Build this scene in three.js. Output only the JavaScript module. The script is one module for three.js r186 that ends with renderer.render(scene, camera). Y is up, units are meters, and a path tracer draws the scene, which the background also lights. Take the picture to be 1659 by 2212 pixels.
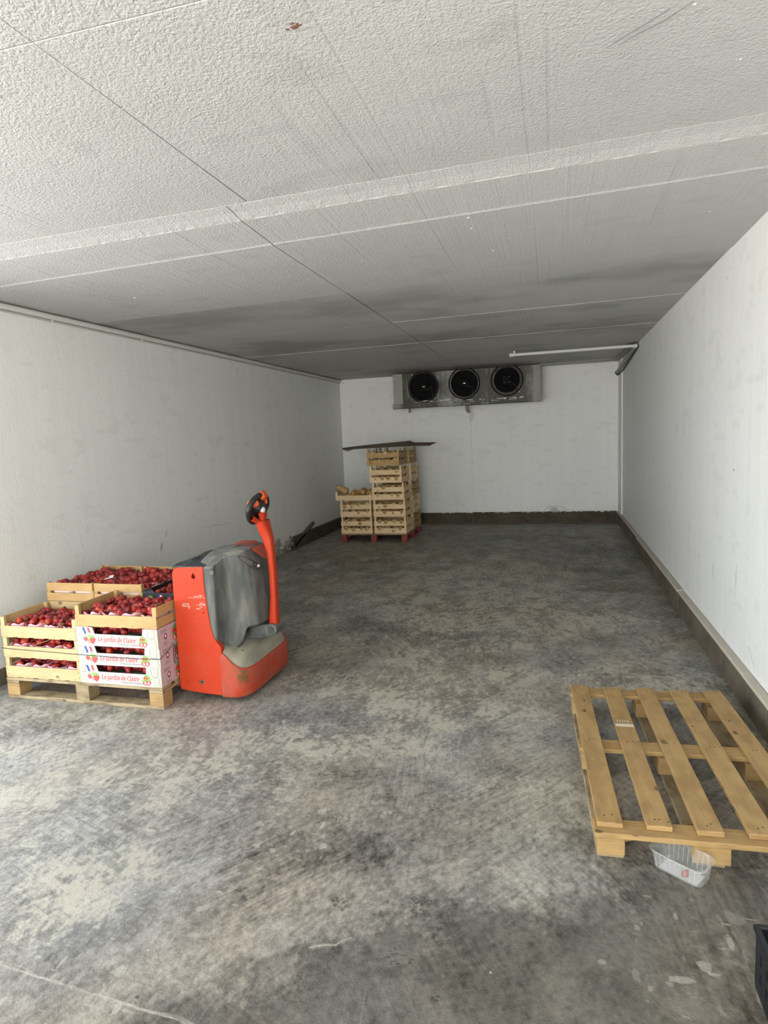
import * as THREE from 'three';
import { mergeGeometries, mergeVertices } from 'three/addons/utils/BufferGeometryUtils.js';
import { RectAreaLightUniformsLib } from 'three/addons/lights/RectAreaLightUniformsLib.js';

// ---------------------------------------------------------------- camera, sky, light, exposure
const scene = new THREE.Scene();
const camera = new THREE.PerspectiveCamera(78.25, 1659 / 2212, 0.05, 120);
camera.position.set(0, 1.6407, 0);
camera.rotation.set(-0.1195, 0.2647, -0.0429, 'YXZ');

const renderer = new THREE.WebGLRenderer({ antialias: true });
renderer.toneMapping = THREE.LinearToneMapping;
renderer.toneMappingExposure = 1.08;
renderer.shadowMap.enabled = true;

scene.background = new THREE.Color().setRGB(0.66, 0.81, 1.0);      // even blue-white daylight sky outside the open door
scene.backgroundIntensity = 4.8;

RectAreaLightUniformsLib.init();
const DOOR = { z0: -2.95, z1: -0.25, h: 2.62 };                     // the open gate in the left wall, just outside the frame, letting in daylight
const daylight = new THREE.RectAreaLight(new THREE.Color().setRGB(0.99, 0.98, 0.95), 2.1, DOOR.z1 - DOOR.z0, DOOR.h);
daylight.position.set(-3.83, DOOR.h / 2, (DOOR.z0 + DOOR.z1) / 2);
daylight.lookAt(10, daylight.position.y, daylight.position.z);
daylight.name = 'doorway_daylight';
scene.add(daylight);
const PORTAL = { x0: -2.9, x1: 0.45, h: 2.62 };                       // added unseen door behind the photographer, put in to light the far end
const daylight2 = new THREE.RectAreaLight(new THREE.Color().setRGB(0.99, 0.955, 0.82), 9.6, PORTAL.x1 - PORTAL.x0, PORTAL.h);
daylight2.position.set((PORTAL.x0 + PORTAL.x1) / 2, PORTAL.h / 2, 2.97);
daylight2.lookAt(daylight2.position.x, daylight2.position.y, -10);
daylight2.name = 'added_rear_door_light';
scene.add(daylight2);

const sun = new THREE.DirectionalLight(new THREE.Color().setRGB(1.0, 0.95, 0.86), 26.0);   // high sun over the yard; it does not reach into the room
sun.position.set(-4.6, 10, 2.0);
sun.target.position.set(-8.2, 0, -1.5);
sun.castShadow = true;
sun.shadow.mapSize.set(2048, 2048);
Object.assign(sun.shadow.camera, { left: -9, right: 9, top: 9, bottom: -9, near: 0.5, far: 30 });
scene.add(sun, sun.target);

// ---------------------------------------------------------------- helpers
function rng(seed) { let a = seed >>> 0; return () => { a = (a + 0x6d2b79f5) >>> 0; let t = Math.imul(a ^ (a >>> 15), a | 1); t ^= t + Math.imul(t ^ (t >>> 7), t | 61); return ((t ^ (t >>> 14)) >>> 0) / 4294967296; }; }
const clamp = (x, a = 0, b = 1) => (x < a ? a : x > b ? b : x);
const sstep = (a, b, x) => { const t = clamp((x - a) / (b - a)); return t * t * (3 - 2 * t); };
const lerp = (a, b, t) => a + (b - a) * t;
const names = new Map();
function numbered(name) { const n = names.get(name) ?? 0; names.set(name, n + 1); return n ? name + '_' + String(n).padStart(3, '0') : name; }
const shade = (m) => { m.castShadow = m.receiveShadow = true; return m; };
function tag(o, label, category, group) { o.userData.label = label; o.userData.category = category; if (group) o.userData.group = group; return o; }
function thing(name, label, category, pos = [0, 0, 0], turn = 0, group) {
  const o = new THREE.Group(); o.name = numbered(name); o.position.set(...pos); o.rotation.y = turn; scene.add(o);
  return tag(o, label, category, group);
}
function part(name, geo, mat, parent) { const m = shade(new THREE.Mesh(geo, mat)); m.name = parent === scene ? numbered(name) : name; parent.add(m); return m; }
function put(name, geo, mat, parent, x, y, z, rx = 0, ry = 0, rz = 0) { const m = part(name, geo, mat, parent); m.position.set(x, y, z); m.rotation.set(rx, ry, rz); return m; }
function struct(name, parts) { const o = new THREE.Group(); o.name = name; o.userData.kind = 'structure'; scene.add(o); return o; }
function copyOf(root, pos, turn, label, group) { const c = root.clone(); c.name = numbered(root.name.replace(/_\d{3}$/, '')); c.position.set(...pos); c.rotation.y = turn; c.userData = { ...root.userData }; if (label) c.userData.label = label; if (group) c.userData.group = group; scene.add(c); return c; }

// a box with chamfered edges; uv in metres, u along x on the long faces
function board(l, h, d, c = 0.002, uo = 0, vo = 0) {
  const P = [], U = [], N = [], hx = l / 2, hy = h / 2, hz = d / 2;
  const uvOf = (p, n) => { const a = n.map(Math.abs); if (a[1] >= a[0] && a[1] >= a[2]) return [p[0] + uo, p[2] + vo]; if (a[2] >= a[0]) return [p[0] + uo, p[1] + vo + 0.31]; return [p[2] * 0.4 + uo + 0.7, p[1] + vo + 0.6]; };
  const face = (pts, n) => { const L = Math.hypot(...n); n = n.map((x) => x / L); for (let k = 1; k + 1 < pts.length; k++) { let t = [pts[0], pts[k], pts[k + 1]]; const e1 = t[1].map((x, i) => x - t[0][i]), e2 = t[2].map((x, i) => x - t[0][i]); const cr = [e1[1] * e2[2] - e1[2] * e2[1], e1[2] * e2[0] - e1[0] * e2[2], e1[0] * e2[1] - e1[1] * e2[0]]; if (cr[0] * n[0] + cr[1] * n[1] + cr[2] * n[2] < 0) t = [t[0], t[2], t[1]]; for (const p of t) { P.push(...p); N.push(...n); U.push(...uvOf(p, n)); } } };
  const V = (sx, sy, sz, ax) => [sx * (hx - (ax === 0 ? 0 : c)), sy * (hy - (ax === 1 ? 0 : c)), sz * (hz - (ax === 2 ? 0 : c))];
  for (const s of [-1, 1]) {
    face([V(s, -1, -1, 0), V(s, 1, -1, 0), V(s, 1, 1, 0), V(s, -1, 1, 0)], [s, 0, 0]);
    face([V(-1, s, -1, 1), V(1, s, -1, 1), V(1, s, 1, 1), V(-1, s, 1, 1)], [0, s, 0]);
    face([V(-1, -1, s, 2), V(1, -1, s, 2), V(1, 1, s, 2), V(-1, 1, s, 2)], [0, 0, s]);
    for (const t of [-1, 1]) {
      face([V(-1, s, t, 1), V(1, s, t, 1), V(1, s, t, 2), V(-1, s, t, 2)], [0, s, t]);
      face([V(s, -1, t, 0), V(s, 1, t, 0), V(s, 1, t, 2), V(s, -1, t, 2)], [s, 0, t]);
      face([V(s, t, -1, 0), V(s, t, 1, 0), V(s, t, 1, 1), V(s, t, -1, 1)], [s, t, 0]);
      for (const q of [-1, 1]) face([V(s, t, q, 0), V(s, t, q, 1), V(s, t, q, 2)], [s, t, q]);
    }
  }
  const g = new THREE.BufferGeometry();
  g.setAttribute('position', new THREE.Float32BufferAttribute(P, 3)); g.setAttribute('normal', new THREE.Float32BufferAttribute(N, 3)); g.setAttribute('uv', new THREE.Float32BufferAttribute(U, 2));
  return g;
}
// a surface over a grid of points f(i, j) -> [x, y, z]; uv from g(i, j)
function gridSurface(nu, nv, f, uvf, flip = false) {
  const P = [], U = [], I = [];
  for (let i = 0; i <= nu; i++) for (let j = 0; j <= nv; j++) { P.push(...f(i / nu, j / nv)); U.push(...(uvf ? uvf(i / nu, j / nv) : [i / nu, j / nv])); }
  for (let i = 0; i < nu; i++) for (let j = 0; j < nv; j++) { const a = i * (nv + 1) + j, b = a + 1, c = a + nv + 1, d = c + 1; if (flip) I.push(a, b, c, b, d, c); else I.push(a, c, b, b, c, d); }
  const g = new THREE.BufferGeometry(); g.setAttribute('position', new THREE.Float32BufferAttribute(P, 3)); g.setAttribute('uv', new THREE.Float32BufferAttribute(U, 2)); g.setIndex(I); g.computeVertexNormals(); return g;
}
// a slab from plan corners [x, z] (counter-clockwise seen from above), with bevelled lower edge towards the room
function planPrism(pts, y0, y1, bev, uvs) {
  const cx = pts.reduce((s, p) => s + p[0], 0) / pts.length, cz = pts.reduce((s, p) => s + p[1], 0) / pts.length;
  const inset = pts.map(([x, z]) => { const dx = cx - x, dz = cz - z; return [x + Math.sign(dx) * bev, z + Math.sign(dz) * bev]; });
  const P = [], U = [], quad = (a, b, c, d) => { for (const p of [a, b, c, a, c, d]) { P.push(...p); U.push(p[0] * uvs, p[2] * uvs); } };
  const lo = inset.map(([x, z]) => [x, y0, z]), mid = pts.map(([x, z]) => [x, y0 + bev, z]), hi = pts.map(([x, z]) => [x, y1, z]);
  const n = pts.length; quad(lo[0], lo[1], lo[2], lo[3]); quad(hi[0], hi[3], hi[2], hi[1]);
  for (let k = 0; k < n; k++) { const m = (k + 1) % n; quad(mid[k], mid[m], lo[m], lo[k]); quad(hi[k], hi[m], mid[m], mid[k]); }
  const g = new THREE.BufferGeometry(); g.setAttribute('position', new THREE.Float32BufferAttribute(P, 3)); g.setAttribute('uv', new THREE.Float32BufferAttribute(U, 2)); g.computeVertexNormals(); return g;
}
function tube(points, r, seg = 40, rad = 8, closed = false) { return new THREE.TubeGeometry(new THREE.CatmullRomCurve3(points.map((p) => new THREE.Vector3(...p)), closed, 'catmullrom', 0.3), seg, r, rad, closed); }
function pipe(points, r, rad = 10) {   // straight runs with rounded elbows
  const path = new THREE.CurvePath(); const v = points.map((p) => new THREE.Vector3(...p)); let from = v[0];
  for (let k = 1; k < v.length; k++) {
    if (k < v.length - 1) { const e = Math.min(0.05, v[k].distanceTo(v[k - 1]) / 3, v[k].distanceTo(v[k + 1]) / 3), a = v[k].clone().add(v[k - 1].clone().sub(v[k]).setLength(e)), b = v[k].clone().add(v[k + 1].clone().sub(v[k]).setLength(e)); path.add(new THREE.LineCurve3(from, a)); path.add(new THREE.QuadraticBezierCurve3(a, v[k], b)); from = b; } else path.add(new THREE.LineCurve3(from, v[k]));
  }
  return new THREE.TubeGeometry(path, 14 * points.length, r, rad);
}

// ---------------------------------------------------------------- noise fields (periodic, 0..1)
function field(W, H, cx, cy, seed) {
  const nx = Math.max(1, Math.round(W / cx)), ny = Math.max(1, Math.round(H / cy)), R = rng(seed), L = new Float32Array(nx * ny), out = new Float32Array(W * H);
  for (let i = 0; i < L.length; i++) L[i] = R();
  const X0 = new Int32Array(W), X1 = new Int32Array(W), FX = new Float32Array(W);
  for (let x = 0; x < W; x++) { const u = (x / W) * nx, i = Math.floor(u), f = u - i; X0[x] = i % nx; X1[x] = (i + 1) % nx; FX[x] = f * f * (3 - 2 * f); }
  for (let y = 0; y < H; y++) { const v = (y / H) * ny, j = Math.floor(v), f = v - j, fy = f * f * (3 - 2 * f), r0 = (j % ny) * nx, r1 = ((j + 1) % ny) * nx; for (let x = 0; x < W; x++) { const a = L[r0 + X0[x]], b = L[r0 + X1[x]], c = L[r1 + X0[x]], d = L[r1 + X1[x]], t = FX[x]; out[y * W + x] = (a + (b - a) * t) * (1 - fy) + (c + (d - c) * t) * fy; } }
  return out;
}
function fbm(W, H, cx, cy, oct, seed, gain = 0.5) { const out = new Float32Array(W * H); let amp = 1, tot = 0; for (let o = 0; o < oct; o++) { const f = field(W, H, cx / 2 ** o, cy / 2 ** o, seed + o * 101); for (let i = 0; i < out.length; i++) out[i] += f[i] * amp; tot += amp; amp *= gain; } for (let i = 0; i < out.length; i++) out[i] /= tot; return out; }
// noise smeared along a direction field: brushed, wheel-rubbed and grain-like marks
function smear(W, H, angle, steps, seed, cell = 1.5) {
  const src = field(W, H, cell, cell, seed), out = new Float32Array(W * H);
  for (let y = 0; y < H; y++) for (let x = 0; x < W; x++) { const a = angle(x, y), dx = Math.cos(a), dy = Math.sin(a); let s = 0; for (let k = -steps; k <= steps; k++) { let xi = Math.round(x + dx * k), yi = Math.round(y + dy * k); xi = ((xi % W) + W) % W; yi = ((yi % H) + H) % H; s += src[yi * W + xi]; } out[y * W + x] = s / (2 * steps + 1); }
  const k = Math.sqrt(2 * steps + 1) * 0.62; for (let i = 0; i < out.length; i++) out[i] = clamp(0.5 + (out[i] - 0.5) * k); return out;
}
const toS = (() => { const T = new Uint8ClampedArray(4097); for (let i = 0; i <= 4096; i++) { const v = i / 4096; T[i] = Math.round(255 * (v <= 0.0031308 ? v * 12.92 : 1.055 * v ** (1 / 2.4) - 0.055)); } return (v) => T[v <= 0 ? 0 : v >= 1 ? 4096 : Math.round(v * 4096)]; })();
function tex(W, H, px, srgb, repeat) {   // px(i, x, y) -> [r, g, b] linear for colour, or a number for relief
  const data = new Uint8Array(W * H * 4);
  for (let y = 0, i = 0; y < H; y++) for (let x = 0; x < W; x++, i++) { const c = px(i, x, y); if (srgb) { data[i * 4] = toS(c[0]); data[i * 4 + 1] = toS(c[1]); data[i * 4 + 2] = toS(c[2]); } else data[i * 4] = data[i * 4 + 1] = data[i * 4 + 2] = clamp(c) * 255; data[i * 4 + 3] = 255; }
  const t = new THREE.DataTexture(data, W, H); t.wrapS = t.wrapT = THREE.RepeatWrapping; t.magFilter = THREE.LinearFilter; t.minFilter = THREE.LinearMipmapLinearFilter; t.generateMipmaps = true; if (srgb) t.colorSpace = THREE.SRGBColorSpace; if (repeat) t.repeat.set(...repeat); t.needsUpdate = true; return t;
}
function again(t, rx, ry, ox = 0, oy = 0) { const c = t.clone(); c.repeat.set(rx, ry); c.offset.set(ox, oy); c.needsUpdate = true; return c; }
function strokes(W, H, draw) { const cv = document.createElement('canvas'); cv.width = W; cv.height = H; const c = cv.getContext('2d'); c.fillStyle = '#000'; c.fillRect(0, 0, W, H); c.strokeStyle = c.fillStyle = '#fff'; c.lineCap = 'round'; draw(c); const d = c.getImageData(0, 0, W, H).data, out = new Float32Array(W * H); for (let i = 0; i < out.length; i++) out[i] = d[i * 4] / 255; return out; }
function canvasTex(W, H, draw) { const cv = document.createElement('canvas'); cv.width = W; cv.height = H; const c = cv.getContext('2d'); draw(c, W, H); const t = new THREE.CanvasTexture(cv); t.colorSpace = THREE.SRGBColorSpace; t.magFilter = THREE.LinearFilter; t.anisotropy = 8; return t; }
const M = {};
const std = (o) => new THREE.MeshStandardMaterial(o);
const lin = (r, g, b) => new THREE.Color().setRGB(r, g, b);
// ---------------------------------------------------------------- the room: walls, floor, ceiling
const XL = -3.85, XR = 1.095, ZB = -11.42, ZF = 3.0;
// painted plaster: fine relief and roller streaks
{
  const W = 1024, a = fbm(W, W, 60, 60, 4, 11), b = field(W, W, 3.2, 3.2, 12), c = field(W, W, 9, 26, 13);
  M.plasterBump = tex(W, W, (i) => 0.45 * a[i] + 0.3 * b[i] + 0.25 * c[i], false);
}
function wallMap(W, H, seed, marks) {
  const low = fbm(W, H, W / 3, H / 2, 3, seed), streak = fbm(W, H, 14, H / 2.2, 3, seed + 7), fine = field(W, H, 3, 5, seed + 9), dirt = fbm(W, H, 40, 30, 4, seed + 20), dark = strokes(W, H, marks);
  return tex(W, H, (i) => { const m = dark[i], d = sstep(0.62, 0.8, dirt[i]) * 0.05; let v = 0.84 + 0.07 * (low[i] - 0.5) + 0.05 * (streak[i] - 0.5) + 0.035 * (fine[i] - 0.5) - d; v *= 1 - 0.72 * m; return [v * (1 + 0.02 * m), v * (1 - 0.01 * m), v * (0.975 - 0.09 * m)]; }, true);
}
const uvWall = (u0, uLen, vLen) => (g) => g;
// wall slabs: a thick box whose uv runs along the wall and up it, in metres / size
function slab(x0, x1, y0, y1, z0, z1, axis, o, su, sv) {
  const g = new THREE.BoxGeometry(x1 - x0, y1 - y0, z1 - z0); g.translate((x0 + x1) / 2, (y0 + y1) / 2, (z0 + z1) / 2);
  const p = g.attributes.position, uv = g.attributes.uv; for (let i = 0; i < p.count; i++) uv.setXY(i, ((axis === 'z' ? p.getZ(i) : p.getX(i)) - o) / su, axis === 'y' ? (p.getZ(i)) / sv : p.getY(i) / sv); return g;
}
const bumpFor = (su, sv) => again(M.plasterBump, su / 1.6, sv / 1.6);
function wallMat(map, su, sv) { return std({ map, bumpMap: bumpFor(su, sv), bumpScale: 0.002, roughness: 0.62 }); }
{
  const LU = 8.2, LV = 2.9, Z0 = ZB;      // the side walls' pattern spans 8.2 m
  const X = (z) => ((z - Z0) / LU) * 2048, Y = (y) => (y / LV) * 1024;
  const line = (c, z0, y0, z1, y1, w, a) => { c.globalAlpha = a; c.lineWidth = w; c.beginPath(); c.moveTo(X(z0), Y(y0)); c.lineTo(X(z1), Y(y1)); c.stroke(); };
  const spots = (c, R, n, zr, yr, rmax, a) => { for (let k = 0; k < n; k++) { c.globalAlpha = a * R(); c.beginPath(); c.ellipse(X(lerp(zr[0], zr[1], R())), Y(lerp(yr[0], yr[1], R())), 0.6 + rmax * R() * R(), 0.6 + rmax * R() * R(), R() * 3, 0, 7); c.fill(); } };
  const rightMap = wallMap(2048, 1024, 301, (c) => {
    const R = rng(31);
    for (const [z, y0, y1, a, w] of [[-4.27, 0.58, 0.78, 0.75, 2.2], [-4.85, 0.53, 0.66, 0.7, 2.2], [-4.86, 0.66, 0.74, 0.3, 1.5], [-5.45, 0.56, 0.66, 0.5, 2], [-5.7, 0.52, 0.72, 0.45, 2], [-6.5, 0.6, 0.72, 0.4, 2.2], [-6.85, 0.52, 0.72, 0.3, 2], [-7.4, 0.55, 0.7, 0.25, 2]]) for (let k = 0; k < 3; k++) line(c, z + (R() - 0.5) * 0.008, lerp(y0, y1, R() * 0.3), z + (R() - 0.5) * 0.01, lerp(y0, y1, 0.65 + R() * 0.35), w * (0.4 + 0.5 * R()), a * (0.4 + 0.5 * R()));
    c.globalAlpha = 0.9; c.beginPath(); c.ellipse(X(-4.377), Y(1.339), 2.6, 3.4, 0.5, 0, 7); c.fill();
    for (const [z, y] of [[-4.55, 2.6], [-4.66, 2.56]]) spots(c, R, 9, [z - 0.03, z + 0.03], [y - 0.015, y + 0.015], 4, 0.35);
    spots(c, R, 160, [-11.3, -3.3], [0.2, 2.6], 2.2, 0.3); spots(c, R, 60, [-7, -3.4], [0.2, 0.6], 2, 0.5);
    for (let k = 0; k < 60; k++) { const z = lerp(-11.3, -9.2, R()), y = lerp(1.0, 2.4, R()); line(c, z, y, z, y + 0.2 + R() * 0.6, 3 + R() * 6, 0.035); }
    for (let k = 0; k < 40; k++) { const z = lerp(-11.3, -3.4, R()), y = R() * 2.2; line(c, z, y, z + (R() - 0.5) * 0.02, y + 0.1 + R() * 0.4, 1, 0.08); }
    line(c, -3.98, 0.33, -3.9, 0.27, 2, 0.5); line(c, -3.9, 0.27, -3.86, 0.25, 2, 0.4);
  });
  const leftMap = wallMap(2048, 1024, 401, (c) => {
    const R = rng(41);
    line(c, -5.62, 0.77, -5.59, 0.71, 3, 0.65); for (let k = 0; k < 8; k++) line(c, -5.54 + R() * 0.04, 0.69 - R() * 0.06, -5.52 + R() * 0.04, 0.62 - R() * 0.07, 2.2, 0.35);
    line(c, -6.35, 0.69, -6.97, 0.66, 1.8, 0.42); line(c, -6.5, 0.7, -6.7, 0.68, 1.8, 0.4);
    spots(c, R, 140, [-11.3, -3.3], [0.2, 2.6], 2, 0.3);
    for (let k = 0; k < 50; k++) { const z = lerp(-11.3, -10.2, R()), y = lerp(1.2, 2.5, R()); line(c, z, y, z, y + 0.1 + R() * 0.4, 2 + R() * 6, 0.04); }
    for (let k = 0; k < 60; k++) { const z = lerp(-11.3, -3.4, R()), y = 0.4 + R() * 2.2; line(c, z, y, z + (R() - 0.5) * 0.04, y + 0.1 + R() * 0.5, 1 + R() * 3, 0.05); }
  });
  const BU = 5.2, XB = (x) => ((x - XL) / BU) * 1024, YB = (y) => (y / 2.9) * 1024;
  const backMap = wallMap(1024, 1024, 501, (c) => {
    const R = rng(51), l = (x0, y0, x1, y1, w, a) => { c.globalAlpha = a; c.lineWidth = w; c.beginPath(); c.moveTo(XB(x0), YB(y0)); c.lineTo(XB(x1), YB(y1)); c.stroke(); };
    for (let k = 0; k < 10; k++) l(-1.41 + (R() - 0.5) * 0.02, 1.95 - k * 0.14, -1.41 + (R() - 0.5) * 0.02, 1.78 - k * 0.14, 3, 0.16);
    c.globalAlpha = 0.25; c.beginPath(); c.ellipse(XB(-1.4), YB(1.93), 9, 34, 0, 0, 7); c.fill();
    for (let k = 0; k < 26; k++) { c.globalAlpha = 0.12; c.beginPath(); const t = R() * Math.PI; c.ellipse(XB(0.04 + Math.cos(t) * 0.2 * R()), YB(0.2 + Math.sin(t) * 0.1 * R()), 5 + 9 * R(), 4 + 7 * R(), R(), 0, 7); c.fill(); }
    c.globalAlpha = 0.4; c.lineWidth = 3; c.beginPath(); c.ellipse(XB(0.04), YB(0.19), 40, 38, 0, 0.2, 2.9); c.stroke();
    for (let k = 0; k < 160; k++) { const x = XL + R() * 4.9; c.globalAlpha = 0.3 * R(); c.beginPath(); c.ellipse(XB(x), YB(0.2 + 0.16 * R() * R()), 1 + 4 * R(), 1 + 2 * R(), 0, 0, 7); c.fill(); }
    c.globalAlpha = 0.6; c.beginPath(); c.arc(XB(-3.78), YB(2.66), 3, 0, 7); c.fill(); l(0.55, 2.2, 0.9, 2.4, 1, 0.2);
  });
  const wr = struct('wall_right'); part('plaster_face', slab(XR, XR + 0.2, -0.1, 3.0, ZB - 0.2, ZF + 0.2, 'z', Z0, LU, LV), wallMat(rightMap, LU, LV), wr);
  const wl = struct('wall_left'), lm = wallMat(leftMap, LU, LV); part('plaster_face', slab(XL - 0.2, XL, -0.1, 3.0, ZB - 0.2, DOOR.z0, 'z', Z0, LU, LV), lm, wl);
  part('wall_pier', slab(XL - 0.2, XL, -0.1, 3.0, DOOR.z1, ZF + 0.2, 'z', Z0, LU, LV), lm, wl); part('lintel', slab(XL - 0.2, XL, DOOR.h, 3.0, DOOR.z0, DOOR.z1, 'z', Z0, LU, LV), lm, wl);
  const wb = struct('wall_back'); part('plaster_face', slab(XL, XR, -0.1, 3.0, ZB - 0.2, ZB, 'x', XL, BU, 2.9), wallMat(backMap, BU, 2.9), wb);
  M.wallPlain = wallMat(leftMap, LU, LV);
  const wf = struct('wall_front'); for (const [x0, x1, y0] of [[XL, PORTAL.x0, -0.1], [PORTAL.x1, XR, -0.1], [PORTAL.x0, PORTAL.x1, PORTAL.h]]) part(y0 > 0 ? 'lintel' : 'wall_pier', slab(x0, x1, y0, 3.0, ZF, ZF + 0.2, 'x', XL, LU, LV), M.wallPlain, wf);
  // plastered strip in the far right corner
  const strip = struct('trim_1'); part('plaster_strip', slab(XR - 0.02, XR, 0.2, 2.72, ZB, -10.9, 'z', Z0, LU, LV), wallMat(rightMap, LU, LV), strip);
  // broken plaster at the foot of the left wall: bare rubble stones
  const R = rng(77), stones = [0, 1, 2, 3].map((s) => { const q = rng(700 + s), g = new THREE.IcosahedronGeometry(1, 1), p = g.attributes.position, seen = new Map(); for (let i = 0; i < p.count; i++) { const k = [p.getX(i), p.getY(i), p.getZ(i)].map((v) => v.toFixed(3)).join(); if (!seen.has(k)) seen.set(k, 0.72 + 0.5 * q()); const f = seen.get(k); p.setXYZ(i, p.getX(i) * f, p.getY(i) * f, p.getZ(i) * f); } g.computeVertexNormals(); return g; });
  const stoneMat = [lin(0.4, 0.37, 0.31), lin(0.31, 0.29, 0.25), lin(0.47, 0.44, 0.38)].map((color) => std({ color, roughness: 0.95, bumpMap: again(M.plasterBump, 2, 2), bumpScale: 0.004 }));
  for (let k = 0; k < 44; k++) { const z = -8.72 + R() * 1.75, y = 0.015 + R() * (0.2 - Math.max(0, z + 7.4) * 0.2), s = 0.04 + 0.05 * R(); const m = put('stone', stones[k % 4], stoneMat[k % 3], wl, XL + 0.0, y, z, R() * 6, R() * 6, R() * 6); m.scale.set(s * 0.55, s * 0.8, s * 1.25); }
}
// ---------------------------------------------------------------- ceiling of painted precast panels
{
  const W = 2048, blob = field(W, W, 7.5, 7.5, 61), blob2 = field(W, W, 4, 4, 62), fine = field(W, W, 2.6, 2.6, 63), ridge = fbm(W, W, 16, W / 3, 3, 64), rid2 = field(W, W, 7, W / 5, 68), mixn = fbm(W, W, W / 3, W / 3, 2, 65), dirt = fbm(W, W, 200, 120, 5, 66), groove = field(W, W, 34, W / 2, 67);
  const h = new Float32Array(W * W);
  for (let i = 0; i < h.length; i++) { const k = sstep(0.35, 0.65, mixn[i]); h[i] = 0.34 * blob[i] * (1 - 0.5 * k) + 0.3 * blob2[i] + 0.16 * fine[i] - 0.3 * sstep(0.8, 0.95, blob2[i]) * (1 - k) + (0.2 + 0.22 * k) * ridge[i] + 0.14 * k * rid2[i] - 0.35 * sstep(0.86, 0.97, groove[i]); }
  M.ceilBump = tex(W, W, (i) => h[i], false);
  M.ceilMap = tex(W, W, (i) => { const v = 0.455 + 0.05 * (dirt[i] - 0.5) + 0.06 * (h[i] - 0.4) - 0.05 * sstep(0.6, 0.78, dirt[i]); return [v, v * 0.992, v * 0.985]; }, true);
  M.ceiling = std({ map: M.ceilMap, bumpMap: M.ceilBump, bumpScale: 0.0055, roughness: 0.55 });
  // sooty paint above the cooler; darker mottled bands across two more stretches
  const N = 1024, soot = fbm(N, N, 150, 60, 5, 71), soot2 = fbm(N, N, 60, 26, 4, 72);
  const sootBandMap = (from, k) => tex(N, N, (i, x, y) => { const z = lerp(ZB, -4.6, y / N), xx = lerp(XL, XR, x / N); const near = Math.exp(-(((xx + 1.4) / 1.6) ** 2)) * Math.exp(-(((z + 10.9) / 1.0) ** 2)) + 0.55 * Math.exp(-(((z + 4.95) / 0.28) ** 2)) + 0.45 * Math.exp(-(((z + 7.2) / 0.5) ** 2)); const m = sstep(0.35, 0.75, soot[i] * 0.75 + soot2[i] * 0.25 - 0.1 + 0.32 * near); const v = 0.45 * (1 - 0.36 * m) + 0.03 * (soot2[i] - 0.5); return [v, v * 0.985, v * 0.96]; }, true);
  M.ceilFarMap = sootBandMap();
  const s = 1 / 2.4;
  M.ceilFar = std({ map: again(M.ceilFarMap, 2.4 / (XR - XL), 2.4 / (-4.6 - ZB), -XL / (XR - XL), -ZB / (-4.6 - ZB)), bumpMap: M.ceilBump, bumpScale: 0.004, roughness: 0.6 });
  const ce = struct('ceiling');
  const zs = (x) => -2.933 + 0.05 * x, zu = (x) => -2.8 + 0.0414 * x, z2 = (x) => -3.27 + 0.066 * x, z3 = (x) => -4.59 + 0.055 * x, z4 = (x) => -5.98 + 0.05 * x, z1 = () => -1.58, z5 = (x) => -7.45 + 0.03 * x, z6 = (x) => -8.95 + 0.02 * x, z7 = (x) => -10.4;
  const H1 = 2.76, HS = 2.737, H2 = 2.72, JN = -1.374, JF = -1.488, g = 0.0035;
  const flatten = (g) => { const n = g.toNonIndexed(); n.computeVertexNormals(); return n; };
  const quad = (xa, xb, za, zb, y, gl, mat, bev = 0.0022) => part('ceiling_panel', planPrism([[xa, za(xa) + gl], [xb, za(xb) + gl], [xb, zb(xb) - gl], [xa, zb(xa) - gl]], y, 3.0, bev, s), mat, ce);
  for (const [xa, xb] of [[XL, JN], [JN, XR]]) {
    const e = xa === XL ? [0, -1] : [1, 0];   // the middle joint opens towards the step
    quad(xa, xb, z1, () => ZF, H1, 0.0015, M.ceiling, 0.0025);
    part('ceiling_panel', planPrism([[xa + e[0] * 0.003, zu(xa)], [xb + e[1] * 0.003, zu(xb)], [xb + e[1] * 0.0003, z1() - 0.0015], [xa + e[0] * 0.0003, z1() - 0.0015]], H1, 3.0, 0.0018, s), M.ceiling, ce);
  }
  for (const [xa, xb] of [[XL, JF - 0.003], [JF + 0.003, XR]]) {
    quad(xa, xb, z3, z2, H2, 0.001, M.ceiling, 0.0012); quad(xa, xb, z4, z3, H2 + (xa > -2 ? 0.004 : 0.001), 0.004, M.ceilFar);
    quad(xa, xb, z5, z4, H2 + 0.002, 0.003, M.ceilFar); quad(xa, xb, z6, z5, H2 - 0.002, 0.003, M.ceilFar); quad(xa, xb, z7, z6, H2, 0.003, M.ceilFar); quad(xa, xb, () => ZB, z7, H2 + 0.001, 0.003, M.ceilFar);
  }
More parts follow.
